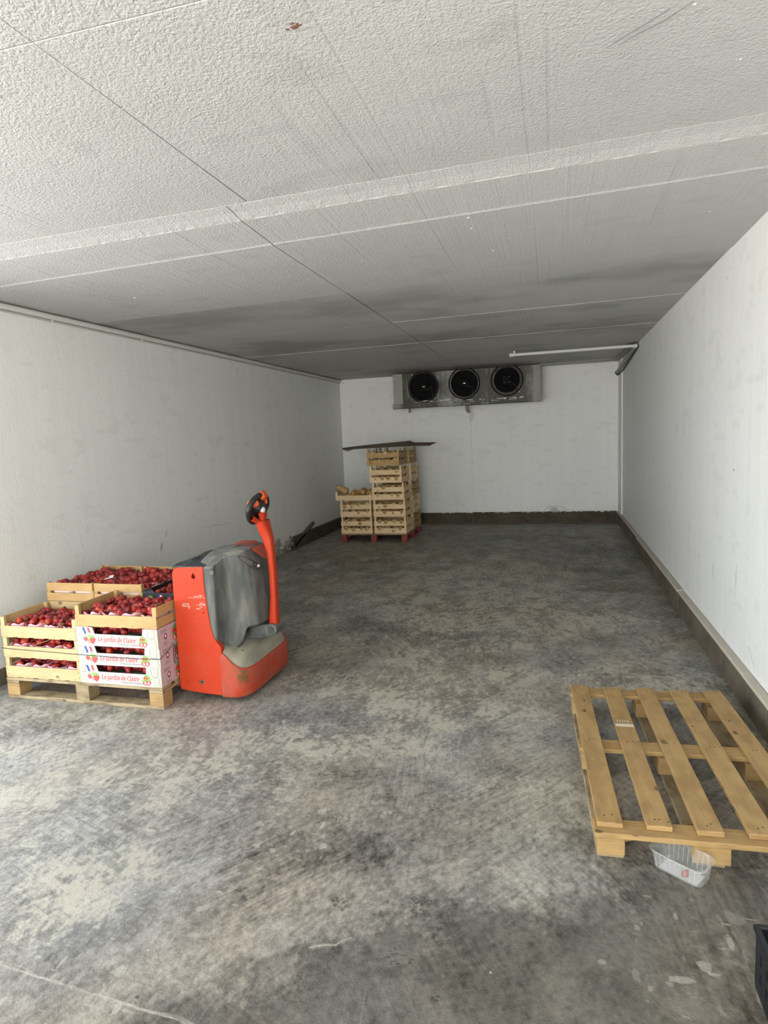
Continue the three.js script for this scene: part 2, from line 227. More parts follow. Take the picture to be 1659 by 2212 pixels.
  // the downstand: a trowelled step face, then a slightly falling soffit strip
  for (const [xa, xb] of [[XL, JF - 0.002], [JF + 0.002, XR]]) {
    const n = 90, wob = rng(Math.round((xa + 9) * 100)), w = [...Array(n + 1)].map(() => (wob() - 0.5) * 0.012), lip = [...Array(n + 1)].map(() => Math.max(0.0006, 0.0045 * wob() - 0.0006)), lip2 = [...Array(n + 1)].map(() => 0.0006 + 0.0024 * wob() * wob());
    const prof = (u) => { const x = lerp(xa, xb, u), k = w[Math.round(u * n)]; return [[x, H1 + 0.02, zu(x) + 0.01], [x, H1 - 0.001, zu(x) + 0.002 + k], [x, lerp(H1, HS, 0.5) + 0.003, lerp(zu(x), zs(x), 0.5) + k * 0.5], [x, HS + lip[Math.round(u * n)], zs(x) + 0.003], [x, HS, zs(x) - 0.001], [x, HS - 0.006, (zs(x) + z2(x)) / 2], [x, H2 + 0.004, z2(x) + 0.012], [x, H2 + lip2[Math.round(u * n)], z2(x) + 0.002], [x, 2.99, z2(x) + 0.002]]; };
    part('downstand_strip', flatten(gridSurface(n, 8, (u, v) => prof(u)[Math.round(v * 8)], (u, v) => { const p = prof(u)[Math.round(v * 8)]; return [p[0] * s, (p[2] - p[1]) * s]; }, true)), M.ceiling, ce);
  }
  part('roof_deck', slab(XL - 0.2, XR + 0.2, 2.99, 3.2, ZB - 0.2, ZF + 0.2, 'x', XL, 5, 5), M.wallPlain, ce);
  // blobs of paint, a scratch and a rusty anchor
  const bl = std({ color: lin(0.6, 0.595, 0.58), roughness: 0.5 }), R = rng(88), bg = new THREE.IcosahedronGeometry(1, 1);
  const drop = (x, y, z, a) => { const m = put('paint_blob', bg, bl, ce, x, y, z, 0, R() * 3, 0); m.scale.set(a, a * 0.5, a * 0.7); };
  drop(-0.455, 2.73, -3.267, 0.014); drop(-0.40, 2.722, -3.35, 0.012); for (let k = 0; k < 12; k++) { const x = lerp(-3.3, 0.8, R()), z = lerp(-4.4, -3.4, R()); drop(x, 2.72, z, 0.004 + 0.006 * R()); } for (let k = 0; k < 7; k++) drop(lerp(-2.6, 0.7, R()), H1, lerp(-2.7, -1.8, R()), 0.003 + 0.004 * R());
  const rust = std({ color: lin(0.12, 0.045, 0.03), roughness: 0.9 }); const an = put('rusty_anchor', bg, rust, ce, -0.668, H1, -1.75); an.scale.set(0.012, 0.006, 0.006); for (let k = 0; k < 5; k++) { const m = put('rusty_anchor', bg, rust, ce, -0.668 + (R() - 0.5) * 0.05, H1, -1.75 + (R() - 0.5) * 0.03); m.scale.set(0.003 + 0.004 * R(), 0.002, 0.003); }
  for (const o of [0, 0.035]) part('paint_scratch', tube([[0.165 + o, H1 + 0.001, -2.14], [0.21 + o, H1, -2.1], [0.26 + o * 1.5, H1, -2.06], [0.32 + o * 1.6, H1 + 0.001, -2.01 + o * 0.4]], 0.0022, 24, 6), M.ceiling, ce);
}
// ---------------------------------------------------------------- floor: scuffed, dusty concrete
// world-space value noise; the map's rows are spaced finer near the camera (v = zv(z)), the pattern itself keeps its real size
const ZN0 = -1.0, zv = (z) => Math.log((0.6 - z) / (0.6 - ZN0)) / Math.log((0.6 - ZB) / (0.6 - ZN0)), vz = (v) => 0.6 - (0.6 - ZN0) * Math.exp(v * Math.log((0.6 - ZB) / (0.6 - ZN0)));
function vnoise(seed) { const R = rng(seed), T = new Float32Array(65536); for (let i = 0; i < 65536; i++) T[i] = R(); return (x, y) => { const i = Math.floor(x), j = Math.floor(y), fx = x - i, fy = y - j, u = fx * fx * (3 - 2 * fx), v = fy * fy * (3 - 2 * fy), a = ((j & 255) << 8) , b = (((j + 1) & 255) << 8), i0 = i & 255, i1 = (i + 1) & 255; return (T[a | i0] * (1 - u) + T[a | i1] * u) * (1 - v) + (T[b | i0] * (1 - u) + T[b | i1] * u) * v; }; }
function floorMap(W, H, seed) {
  const x0 = XL, x1 = XR, sx = W / (x1 - x0), R = rng(seed), X = (x) => (x - x0) * sx, Y = (z) => zv(Math.min(z, 0.3)) * H, SZ = (z) => H / ((0.6 - z) * Math.log((0.6 - ZB) / (0.6 - ZN0)));
  const N = vnoise(seed), oct = (x, z, cx, cz, n, g, o) => { let s = 0, a = 1, t = 0; for (let k = 0; k < n; k++) { s += a * N(x / cx + o + k * 17.3, z / cz + o * 1.7 + k * 9.1); t += a; a *= g; cx *= 0.5; cz *= 0.5; } return s / t; };
  const T = 512, B1 = smear(T, T, () => 0, 22, seed + 2, 1.6), B2 = smear(T, T, () => 0, 14, seed + 3, 2.6);
  const samp = (B, u, v) => { u = ((u % 1) + 1) % 1 * T; v = ((v % 1) + 1) % 1 * T; const i = Math.floor(u), j = Math.floor(v), f = u - i, g = v - j, i1 = (i + 1) % T, j1 = (j + 1) % T; return (B[j * T + i] * (1 - f) + B[j * T + i1] * f) * (1 - g) + (B[j1 * T + i] * (1 - f) + B[j1 * T + i1] * f) * g; };
  const dirs = [1.45, 0.95, 2.25, 0.35, 2.75].map((a) => [Math.cos(a), Math.sin(a)]);
  const swirl = [[-1.6, -5.3, 1.4], [-0.3, -4.6, 1.1], [-0.9, -3.4, 0.9], [0.2, -6.4, 1.5], [-1.7, -2.6, 0.6], [-0.2, -8.6, 2.0], [-1.1, -4.1, 0.5], [-0.4, -6.0, 0.8]];
  const poly = (c, pts) => { c.beginPath(); pts.forEach(([x, z], k) => (k ? c.lineTo(X(x), Y(z)) : c.moveTo(X(x), Y(z)))); c.stroke(); };
  const arc = (c, n, wmax, amax) => { for (let k = 0; k < n; k++) { const [cx, cz, r] = swirl[Math.floor(R() * swirl.length)], rr = r * (0.2 + 0.9 * R()), a0 = R() * 6.3, da = 0.3 + R() * 1.3, ox = (R() - 0.5) * 0.9, oz = (R() - 0.5) * 0.9, w = lerp(0.002, wmax, R() * R()), al = amax * (0.2 + 0.8 * R()), ties = 1 + Math.floor(R() * 4); for (let q = 0; q < ties; q++) { c.globalAlpha = al; c.lineWidth = Math.max(0.8, w * (0.6 * sx + 0.4 * SZ(cz)) * (0.4 + 0.6 * R())); const r2 = rr + q * w * 2.2; poly(c, [...Array(14)].map((_, m) => { const t = a0 + da * m / 13; return [cx + ox + Math.cos(t) * r2, cz + oz + Math.sin(t) * r2]; })); } } };
  const line = (c, xa, za, xb, zb, w, a) => { c.globalAlpha = a; c.lineWidth = Math.max(0.8, w * sx); const ln = Math.hypot(xb - xa, zb - za) * 0.12, bx = (R() - 0.5) * ln, bz = (R() - 0.5) * ln; poly(c, [[xa, za], [(xa * 3 + xb) / 4 + bx * 0.75, (za * 3 + zb) / 4 + bz * 0.75], [(xa + xb) / 2 + bx, (za + zb) / 2 + bz], [(xa + 3 * xb) / 4 + bx * 0.75, (za + 3 * zb) / 4 + bz * 0.75], [xb, zb]]); };
  const dot = (c, x, z, rx, rz, a) => { c.globalAlpha = a; const n = 7, ph = R() * 6.28; c.beginPath(); for (let k = 0; k < n; k++) { const t = ph + (k / n) * 6.283, q = 0.65 + 0.7 * R(); const px = X(x + Math.cos(t) * rx * q), py = Y(z) - Math.sin(t) * Math.max(0.6, rz * SZ(z)) * q; k ? c.lineTo(px, py) : c.moveTo(px, py); } c.closePath(); c.fill(); };
  const anyZ = () => lerp(ZB, -1.2, Math.pow(R(), 0.55)), anyX = () => lerp(x0, x1, R());
  const light = strokes(W, H, (c) => {
    arc(c, 170, 0.02, 0.13);
    for (let k = 0; k < 330; k++) { const x = anyX(), z = anyZ(), l = 0.06 + 0.5 * R() * R(), t = R() < 0.65 ? (R() - 0.5) * 0.6 - 0.1 : (R() - 0.5) * 3; line(c, x, z, x + Math.sin(t) * l, z + Math.cos(t) * l, 0.001 + 0.007 * R() * R(), 0.06 + 0.22 * R()); }
    for (let k = 0; k < 34; k++) { const a = R(), xa = lerp(-1.78, -0.98, a), w = lerp(-1.448, -1.39, a); line(c, xa, w + (R() - 0.5) * 0.006, xa + 0.06 + 0.1 * R(), w + 0.006 + (R() - 0.5) * 0.006, 0.004 + 0.004 * R(), 0.26); }
    for (const [x, z, r] of [[-0.66, -1.957, 0.004], [-0.461, -2.119, 0.004], [-0.79, -2.05, 0.003], [-1.05, -2.4, 0.004], [-0.2, -1.75, 0.004], [-1.3, -1.6, 0.004], [-0.8, -1.75, 0.003], [-1.9, -2.6, 0.005]]) dot(c, x, z, r, r, 0.95);
    for (let k = 0; k < 70; k++) { const r = 0.001 + 0.003 * R(); dot(c, anyX(), anyZ(), r, r, 0.8 * R()); }
    line(c, -0.78, -1.72, -0.7, -1.75, 0.009, 0.5); line(c, -0.7, -1.75, -0.66, -1.79, 0.007, 0.5);
    const chips = (n, fx, fz, r, a) => { for (let k = 0; k < n; k++) dot(c, fx(), fz(), 0.003 + r * R() ** 3, 0.003 + r * R() ** 3, 0.15 + a * R()); };
    chips(620, () => 0.05 + 0.85 * R(), () => -4.0 - 0.75 * R() * R() + 0.3 * (R() - 0.5), 0.022, 0.5);
    chips(500, () => lerp(-3.2, -0.9, R()), () => lerp(-3.15, -2.1, R()), 0.03, 0.42);
    chips(300, () => lerp(-2.4, -1.1, R()), () => lerp(-2.2, -1.3, R()), 0.024, 0.36);
    chips(160, () => lerp(-1.4, 0.2, R()), () => lerp(-4.4, -2.6, R()), 0.02, 0.3);
    chips(60, () => lerp(0.1, 1.0, R()), () => lerp(-2.2, -1.6, R()), 0.03, 0.4);
    for (let k = 0; k < 16; k++) { const r = 0.012 + 0.018 * R(); dot(c, lerp(-0.8, 0.9, R()), lerp(-6.8, -4.4, R()), r, r * 1.2, 0.35 + 0.4 * R()); }
  });
  const dark = strokes(W, H, (c) => {
    arc(c, 190, 0.035, 0.17);
    for (let k = 0; k < 230; k++) { const x = anyX(), z = anyZ(), l = 0.08 + 0.5 * R(), t = (R() - 0.5) * 3; line(c, x, z, x + Math.sin(t) * l, z + Math.cos(t) * l, 0.002 + 0.02 * R() * R(), 0.04 + 0.14 * R()); }
    for (const [x, z, n, s] of [[-0.743, -1.922, 26, 0.035], [-0.47, -2.0, 20, 0.03], [-0.464, -1.947, 14, 0.025], [-0.48, -1.74, 16, 0.045], [-0.342, -1.623, 3, 0.012], [-0.894, -2.396, 16, 0.04], [-0.55, -2.55, 12, 0.05], [0.1, -3.3, 8, 0.04], [-0.75, -1.6, 4, 0.03], [-1.22, -1.43, 6, 0.012]]) for (let k = 0; k < n; k++) { const t = R() * 6.28; dot(c, x + Math.cos(t) * s * (0.4 + R()), z + Math.sin(t) * s * (0.3 + 0.7 * R()), 0.002 + 0.005 * R(), 0.002 + 0.004 * R(), 0.85); }
    for (let k = 0; k < 110; k++) { const x = anyX(), z = anyZ(), n = 1 + Math.floor(4 * R()); for (let q = 0; q < n; q++) dot(c, x + (R() - 0.5) * 0.05, z + (R() - 0.5) * 0.02, 0.002 + 0.008 * R(), 0.001 + 0.003 * R(), 0.75 * R()); }
  });
  const dustAndLight = [[-2.2, -2.62, 0.95, 0.45, 0.8], [-1.8, -1.75, 0.5, 0.45, 0.5], [0.5, -4.15, 0.45, 0.35, 0.8], [-0.75, -3.75, 0.85, 0.7, 0.75], [0.1, -2.75, 0.4, 0.3, 0.4], [-1.5, -3.1, 0.5, 0.4, 0.4], [-1.2, -6.3, 0.9, 0.9, 0.6], [0.35, -5.7, 0.4, 0.3, 0.6], [-2.4, -8.0, 0.8, 0.7, 0.35], [-0.7, -7.0, 1.6, 1.6, 0.85], [-1.0, -5.2, 1.2, 0.9, 0.6], [-0.5, -6.0, 0.8, 0.8, 0.5]], stainsAndShade = [[0.5, -1.6, 0.8, 0.6, 2.4], [-0.45, -1.4, 0.75, 0.45, 1.1], [0.75, -2.1, 0.3, 0.3, 0.8], [-1.0, -4.9, 0.5, 0.35, 0.6], [0.4, -7.2, 0.8, 0.8, 0.6], [-2.2, -5.2, 0.8, 0.6, 0.5], [0.2, -9.6, 1.0, 0.8, 0.5], [-1.0, -2.3, 0.5, 0.3, 0.4]];  // nearest dark patches also paint in shade; far pale ones paint in light
  const blob = (L, x, z) => { let s = 0; for (const [cx, cz, a, b, k] of L) { const e = ((x - cx) / a) ** 2 + ((z - cz) / b) ** 2; if (e < 6) s += k * Math.exp(-e); } return s; };
  let wz = 0, row = -1;
  return tex(W, H, (i, x, y) => {
    if (y !== row) { row = y; wz = vz((y + 0.5) / H); } const wx = x0 + x / sx;
    const low = oct(wx, wz, 0.9, 0.8, 3, 0.5, 3), mid = oct(wx, wz, 0.13, 0.2, 4, 0.62, 11), tint = oct(wx, wz, 0.5, 0.55, 2, 0.5, 23), patch = oct(wx, wz, 0.34, 0.28, 4, 0.55, 37), grain = oct(wx, wz, 0.022, 0.03, 2, 0.5, 51);
    let st = 0, sw = 0; for (let k = 0; k < 5; k++) { const w = Math.pow(N(wx * 1.6 + k * 31.7, wz * 1.3 + k * 7.9), 4) * (k === 0 ? 1.6 : 1); if (w < 0.03) continue; const [ca, sa] = dirs[k], u = wx * ca + wz * sa, v = -wx * sa + wz * ca; st += w * (0.55 * samp(B1, u / 0.9 + k * 0.3, v / 0.9) + 0.45 * samp(B2, u / 2.3, v / 2.3 + k * 0.2) - 0.5); sw += w; } st = sw > 0 ? (st / sw) * Math.min(1, sw * 3) : 0;
    const dm = blob(dustAndLight, wx, wz), sm = blob(stainsAndShade, wx, wz), gr = sstep(0.44, 0.58, grain * 0.45 + mid * 0.55 + 0.35 * st);
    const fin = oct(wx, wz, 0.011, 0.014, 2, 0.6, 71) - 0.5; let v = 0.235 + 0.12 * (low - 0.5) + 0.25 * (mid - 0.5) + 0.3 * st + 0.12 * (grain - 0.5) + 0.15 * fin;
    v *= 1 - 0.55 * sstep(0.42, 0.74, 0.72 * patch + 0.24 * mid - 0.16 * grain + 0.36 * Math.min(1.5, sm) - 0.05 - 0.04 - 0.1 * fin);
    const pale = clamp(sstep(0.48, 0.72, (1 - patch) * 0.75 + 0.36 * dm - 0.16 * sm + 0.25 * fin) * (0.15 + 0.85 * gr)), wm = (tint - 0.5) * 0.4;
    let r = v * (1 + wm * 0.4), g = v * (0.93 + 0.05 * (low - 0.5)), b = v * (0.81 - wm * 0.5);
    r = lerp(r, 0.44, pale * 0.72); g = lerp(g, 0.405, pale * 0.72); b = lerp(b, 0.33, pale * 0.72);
    const li = light[i] * 0.8, dk = 1 - 0.68 * dark[i]; return [lerp(r, 0.5, li) * dk, lerp(g, 0.47, li) * dk, lerp(b, 0.41, li) * dk];
  }, true);
}
{
  const fb = fbm(1024, 1024, 90, 90, 5, 91), fp = field(1024, 1024, 5, 5, 92); M.floorBump = tex(1024, 1024, (i) => 0.6 * fb[i] + 0.25 * fp[i] - 0.3 * sstep(0.82, 0.95, fp[i]), false);
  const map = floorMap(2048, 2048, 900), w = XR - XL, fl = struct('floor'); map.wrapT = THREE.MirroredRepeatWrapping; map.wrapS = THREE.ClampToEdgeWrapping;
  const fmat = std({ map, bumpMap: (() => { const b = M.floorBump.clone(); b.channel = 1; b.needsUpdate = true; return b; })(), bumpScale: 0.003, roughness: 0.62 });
  // the slab: a top face divided along its length, with a skirt and an underside
  const zsn = [...Array(73)].map((_, k) => lerp(ZF + 0.1, ZB - 0.1, k / 72)), P = [], U = [], U1 = [], I = [];
  for (const z of zsn) for (const x of [XL - 0.05, XR + 0.05]) { P.push(x, 0, z); U.push((x - XL) / w, z < 0.25 ? zv(z) : zv(0.25) - (z - 0.25) * 0.3); U1.push(x / 1.1, z / 1.1); }
  for (let k = 0; k < 72; k++) I.push(k * 2, k * 2 + 1, k * 2 + 2, k * 2 + 1, k * 2 + 3, k * 2 + 2);
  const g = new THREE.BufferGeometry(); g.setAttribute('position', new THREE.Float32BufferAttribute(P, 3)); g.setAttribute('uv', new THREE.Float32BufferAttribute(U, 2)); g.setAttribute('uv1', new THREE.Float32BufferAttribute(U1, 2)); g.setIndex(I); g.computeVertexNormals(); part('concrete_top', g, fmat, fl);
  part('concrete_slab', slab(XL - 0.05, XR + 0.05, -0.2, -0.002, ZB - 0.1, ZF + 0.1, 'x', 0, 5, 5), std({ color: lin(0.3, 0.29, 0.26), roughness: 0.9 }), fl);
  const yard = struct('ground'), ym = std({ color: lin(0.46, 0.44, 0.4), bumpMap: again(M.floorBump, 3, 3), bumpScale: 0.004, roughness: 0.9 });
  part('yard_paving', slab(XL - 0.06, 10, -0.2, -0.02, ZF + 0.1, 16, 'x', 0, 5, 5), ym, yard); part('yard_paving', slab(-20, XL - 0.06, -0.2, -0.02, -16, 16, 'x', 0, 5, 5), ym, yard);
}
// ---------------------------------------------------------------- kerbs along the foot of the walls
{
  const W = 1024, H = 256, a = fbm(W, H, 120, 30, 5, 95), b = fbm(W, H, 20, 14, 3, 96), c = fbm(W, H, 260, 90, 3, 97);
  const kerb = (base) => tex(W, H, (i) => { const v = base * (0.45 + 0.75 * a[i] + 0.35 * (b[i] - 0.5)), w = sstep(0.5, 0.75, c[i]); return [v * lerp(1.15, 1.02, w), v * lerp(0.92, 0.94, w), v * lerp(0.62, 0.76, w)]; }, true);
  M.kerbBump = tex(W, H, (i) => 0.6 * a[i] + 0.4 * b[i], false);
  const kd = std({ map: kerb(0.125), bumpMap: M.kerbBump, bumpScale: 0.012, roughness: 0.92 }), kb = std({ map: kerb(0.085), bumpMap: M.kerbBump, bumpScale: 0.012, roughness: 0.9 }), top = std({ color: lin(0.5, 0.45, 0.37), bumpMap: M.kerbBump, bumpScale: 0.006, roughness: 0.9 });
  const br = struct('baseboard_right'), cuts = [ZF, -1.9, -3.9, -5.85, -8.67, ZB + 0.06], hs = [0.19, 0.193, 0.192, 0.196, 0.2];
  for (let k = 0; k < 5; k++) { const l = cuts[k] - cuts[k + 1], z = (cuts[k] + cuts[k + 1]) / 2, dx = [0, 0.002, 0, 0.004, -0.004][k]; const s = put('kerb_section', board(l - 0.008, hs[k] - 0.02, 0.05, 0.004, k * 0.4), kd, br, XR - 0.025 - dx, (hs[k] - 0.02) / 2, z, 0, Math.PI / 2, 0); const t = put('mortar_top', board(l - 0.006, 0.022, 0.054, 0.006, k * 0.3), top, br, XR - 0.026 - dx, hs[k] - 0.01, z, 0, Math.PI / 2, 0); }
  const bb = struct('baseboard_back'); for (const [x0, x1, h] of [[XL, -1.43, 0.196], [-1.42, XR - 0.05, 0.2]]) { put('kerb_section', board(x1 - x0, h, 0.06, 0.005, x0), kb, bb, (x0 + x1) / 2, h / 2, ZB + 0.03); }
  put('mortar_foot', board(XR - XL - 0.06, 0.02, 0.04, 0.008), kd, bb, (XL + XR) / 2, 0.01, ZB + 0.07);
  const R = rng(99), wh = std({ color: lin(0.6, 0.58, 0.53), roughness: 0.8 }); for (let k = 0; k < 34; k++) { const x = lerp(-2.0, 1.0, R()); put('paint_flake', board(0.02 + 0.05 * R(), 0.006 + 0.014 * R() * R(), 0.004, 0.001), wh, bb, x, 0.199 - 0.004 * R(), ZB + 0.06, 0, 0, (R() - 0.5) * 0.5); }
  const bl = struct('baseboard_left'); put('kerb_section', board(2.68, 0.185, 0.07, 0.012), kb, bl, XL + 0.035, 0.0925, -10.05, 0, Math.PI / 2, 0); put('kerb_section', board(3.6, 0.1, 0.06, 0.006, 0.5), kd, bl, XL + 0.03, 0.05, -4.8, 0, Math.PI / 2, 0); put('splintered_top', board(0.9, 0.05, 0.05, 0.01, 0.2), kd, bl, XL + 0.045, 0.165, -9.15, 0.25, Math.PI / 2, 0.02);
}
// ---------------------------------------------------------------- wood
function woodMap(seed, light, dark, W = 1024, H = 512, dirt = 0.15, knots = 5) {   // 1.2 m x 0.6 m, grain along u
  const R = rng(seed), K = [...Array(knots)].map(() => [R() * W, R() * H, 5 + 9 * R()]);
  const grain = smear(W, H, (x, y) => { let a = 0; for (const [kx, ky, r] of K) { const dx = x - kx, dy = y - ky, d2 = (dx * dx) / 16 + dy * dy; if (d2 < 9 * r * r) a += Math.sign(dx) * -Math.sign(dy) * 0.16 * Math.exp(-d2 / (3 * r * r)); } return a; }, 40, seed, 2.2), ring = fbm(W, H, W / 2, 22, 4, seed + 1), low = fbm(W, H, 320, 90, 3, seed + 2), d = fbm(W, H, 70, 40, 5, seed + 3);
  return tex(W, H, (i, x, y) => { let t = clamp(0.42 * grain[i] + 0.5 * ring[i] + 0.3 * (low[i] - 0.5)); let kn = 0; for (const [kx, ky, r] of K) { const dd = Math.hypot((x - kx) / 1.7, y - ky); kn = Math.max(kn, 1 - sstep(r * 0.5, r * 1.1, dd)); } const m = (1 - 0.62 * kn) * (1 - dirt * sstep(0.36, 0.78, d[i] + 0.25 * (grain[i] - 0.5))); return [0, 1, 2].map((c) => lerp(dark[c], light[c], t) * m * (1 - 0.12 * dirt * c * sstep(0.4, 0.7, d[i]))); }, true);
}
const woodMat = (map, ox, oy, o = {}) => std({ map: again(map, 1 / 1.2, 1 / 0.6, ox, oy), roughness: 0.72, ...o });
const poplar = woodMap(1001, [0.54, 0.35, 0.15], [0.38, 0.225, 0.085], 1024, 512, 0.1, 3), pallid = woodMap(1011, [0.58, 0.43, 0.225], [0.44, 0.3, 0.14], 1024, 512, 0.1, 2), pine = woodMap(1021, [0.46, 0.3, 0.125], [0.28, 0.17, 0.063], 1024, 512, 0.22, 4), oldwood = woodMap(1031, [0.44, 0.34, 0.2], [0.26, 0.19, 0.1], 1024, 512, 0.5, 6);
const woodLight = woodMap(1051, [0.92, 0.7, 0.43], [0.72, 0.5, 0.27], 1024, 512, 0.08, 3);
const woodBump = (() => { const g = smear(512, 256, () => 0, 30, 1041, 1.6); return tex(512, 256, (i) => g[i], false); })();
const wb = { bumpMap: again(woodBump, 2, 3), bumpScale: 0.0012 };
const POP = [0, 0.31, 0.57, 0.83].map((o) => woodMat(poplar, o, o * 1.7, wb)), PAL = [0.1, 0.43, 0.71].map((o) => woodMat(pallid, o, o * 1.3, wb)), PINE = [0, 0.23, 0.49, 0.66, 0.87].map((o) => woodMat(pine, o, o * 2.1, wb)), OLD = [0, 0.3, 0.6].map((o) => woodMat(oldwood, o, o * 1.4, wb));
const M2 = {
  nail: std({ color: lin(0.05, 0.045, 0.04), roughness: 0.5, metalness: 0.6 }), staple: std({ color: lin(0.32, 0.3, 0.28), roughness: 0.4, metalness: 0.8 }),
  pinkPaper: std({ color: lin(0.72, 0.4, 0.47), roughness: 0.85, side: THREE.DoubleSide }), pulp: std({ color: lin(0.78, 0.6, 0.52), roughness: 0.9 }),
};
const PALE = [0, 0.35, 0.62].map((o) => woodMat(woodLight, o, o * 1.5, wb));
const VY = [0, Math.PI / 2, 0];
// ---------------------------------------------------------------- low crate, 600 x 400 x 138 mm
const G = { side: [0, 1, 2].map((k) => board(0.597, 0.076, 0.005, 0.0012, k * 0.37, k * 0.2)), end: [0, 1, 2].map((k) => board(0.388, 0.058, 0.007, 0.0014, k * 0.29, k * 0.17)), bottom: board(0.398, 0.004, 0.085, 0.001), post: board(0.137, 0.026, 0.022, 0.002), staple: new THREE.CylinderGeometry(0.0009, 0.0009, 0.013, 5) };
function makeCrate(name, label, group, mats, rnd, front = 1) {
  const R = rng(rnd), o = thing(name, label, 'crate', [0, 0, 0], 0, group), pick = () => mats[Math.floor(R() * mats.length)], gk = (a) => a[Math.floor(R() * a.length)];
  for (const s of [1, -1]) put('side_lath', gk(G.side), pick(), o, 0, 0.042, s * 0.1975);
  for (const s of [1, -1]) for (const [y, t] of [[0.033, 1], [0.108, 1]]) put('end_slat', gk(G.end), pick(), o, s * 0.2955, y + (R() - 0.5) * 0.002, 0, ...VY);
  for (const sx of [1, -1]) for (const sz of [1, -1]) put('corner_post', G.post, pick(), o, sx * 0.281, 0.0685, sz * 0.184, 0, 0, Math.PI / 2);
  for (let k = 0; k < 5; k++) put('bottom_slat', G.bottom, pick(), o, -0.25 + k * 0.125, 0.0022, 0, ...VY);
  const st = []; for (let k = 0; k < 5; k++) for (const s of [1, -1]) { const g = G.staple.clone(); g.translate(-0.25 + k * 0.125 + (R() - 0.5) * 0.01, 0.013, s * 0.2008); st.push(g); } for (const sx of [1, -1]) for (const y of [0.025, 0.06]) for (const s of [1, -1]) { const g = G.staple.clone(); g.translate(sx * 0.284, y, s * 0.2008); st.push(g); }
  part('staples', mergeGeometries(st), M2.staple, o).userData.kind = 'stuff';
  return o;
}
// ---------------------------------------------------------------- pallets
function palletBoard(o, name, l, h, d, mats, k, x, y, z, turn) { return put(name, board(l, h, d, 0.0025, k * 0.41, k * 0.23), mats[k % mats.length], o, x, y, z, 0, turn, 0); }
// the empty pallet in front on the right: five boards over three bearers, nine blocks, three runners
{
  const Wd = 0.807, L = 1.345, th = 0.0439, o = thing('wooden_pallet', 'empty honey-coloured wooden pallet lying on the floor beside the right wall', 'pallet', [0.1487, 0, -2.3635], th);
  const R = rng(55), w = 0.094, pitch = (Wd - w) / 4;
  for (let k = 0; k < 5; k++) { const b = palletBoard(o, 'deck_board', L - 0.012 * (k % 2) - 0.006, 0.021, w + 0.004 * (R() - 0.5) - (k === 1 ? 0.003 : 0), PINE, k + 1, w / 2 + pitch * k, 0.1335, -L / 2, Math.PI / 2); b.rotation.x = 0; b.rotation.y += (R() - 0.5) * 0.006; }
  const bz = [0.045, L / 2, L - 0.045];
  for (let k = 0; k < 3; k++) palletBoard(o, 'bearer_board', Wd + 0.02, 0.021, 0.098, PINE, k + 2, Wd / 2, 0.1125, -bz[k] + (k === 0 ? 0.028 : k === 2 ? -0.01 : 0), 0);
  const bx = [0.05, Wd / 2, Wd - 0.05];
  for (let i = 0; i < 3; i++) { for (let k = 0; k < 3; k++) { const bl = palletBoard(o, 'block', i === 1 ? 0.13 : 0.1, 0.078, 0.135, PINE, i + k, bx[i], 0.062, -[0.055, L / 2, L - 0.07][k], 0); bl.rotation.y = (R() - 0.5) * 0.03; } palletBoard(o, 'runner_board', L - 0.01, 0.021, 0.1, OLD, i, bx[i], 0.0115, -L / 2, Math.PI / 2); }
  const b = palletBoard(o, 'broken_offcut', 0.11, 0.03, 0.06, PAL, 1, 0.155, 0.036, -0.13, 0.35); b.rotation.z = 0.1;
  const nails = []; for (let k = 0; k < 5; k++) for (const z of bz) for (let q = 0; q < 2 + (k % 2); q++) { const g = new THREE.CylinderGeometry(0.0032, 0.0032, 0.003, 7); g.translate(w / 2 + pitch * k + (q - 0.5) * 0.022 + (R() - 0.5) * 0.01, 0.1438, -z + (R() - 0.5) * 0.03); nails.push(g); }
  part('nail_heads', mergeGeometries(nails), M2.nail, o).userData.kind = 'stuff';
  const m = put('paint_mark', board(0.085, 0.0012, 0.05, 0.0004), std({ color: lin(0.62, 0.55, 0.43), roughness: 0.9, bumpMap: again(M.plasterBump, 8, 8), bumpScale: 0.002 }), o, w / 2 + pitch, 0.1441, -L + 0.5); m.scale.z = 0.6;
  m.userData.label = 'pale chalky remnant of a torn sticker';
  for (let q = 0; q < 5; q++) put('paint_mark', m.geometry, m.material, o, w / 2 + pitch - 0.03 + q * 0.013, 0.1440, -L + 0.455, 0, 0.12, 0).scale.set(0.05, 0.6, 0.55);
}
// under the strawberries: a weathered 1200 x 1000 pallet, long side to the front
const SP = { x0: -3.562, x1: -2.362, z0: -3.264, z1: -4.264 };
{
  const o = thing('wooden_pallet', 'weathered wooden pallet carrying the crates of strawberries, against the left wall', 'pallet', [-2.962, 0, -3.764]), R = rng(56);
  for (let k = 0; k < 7; k++) palletBoard(o, 'deck_board', 1.2, 0.02, 0.1, k === 0 ? OLD : PINE, k, 0, 0.134, 0.45 - k * 0.15, 0);
  for (const x of [-0.55, 0, 0.55]) palletBoard(o, 'bearer_board', 1.0, 0.02, 0.1, OLD, Math.round(x * 2 + 2), x, 0.1135, 0, Math.PI / 2);
  const bz = [0.45, -0.006, -0.45];
  for (const z of bz) { for (const x of [-0.55, 0, 0.55]) palletBoard(o, 'block', 0.1, 0.08, 0.1, [PINE[1], OLD[0], PINE[3]], Math.round(z * 3 + x * 3 + 6), x, 0.0625, z, 0); palletBoard(o, 'runner_board', 1.2, 0.021, 0.1, OLD, Math.round(z * 4 + 4), 0, 0.0115, z, 0); }
  void R;
}
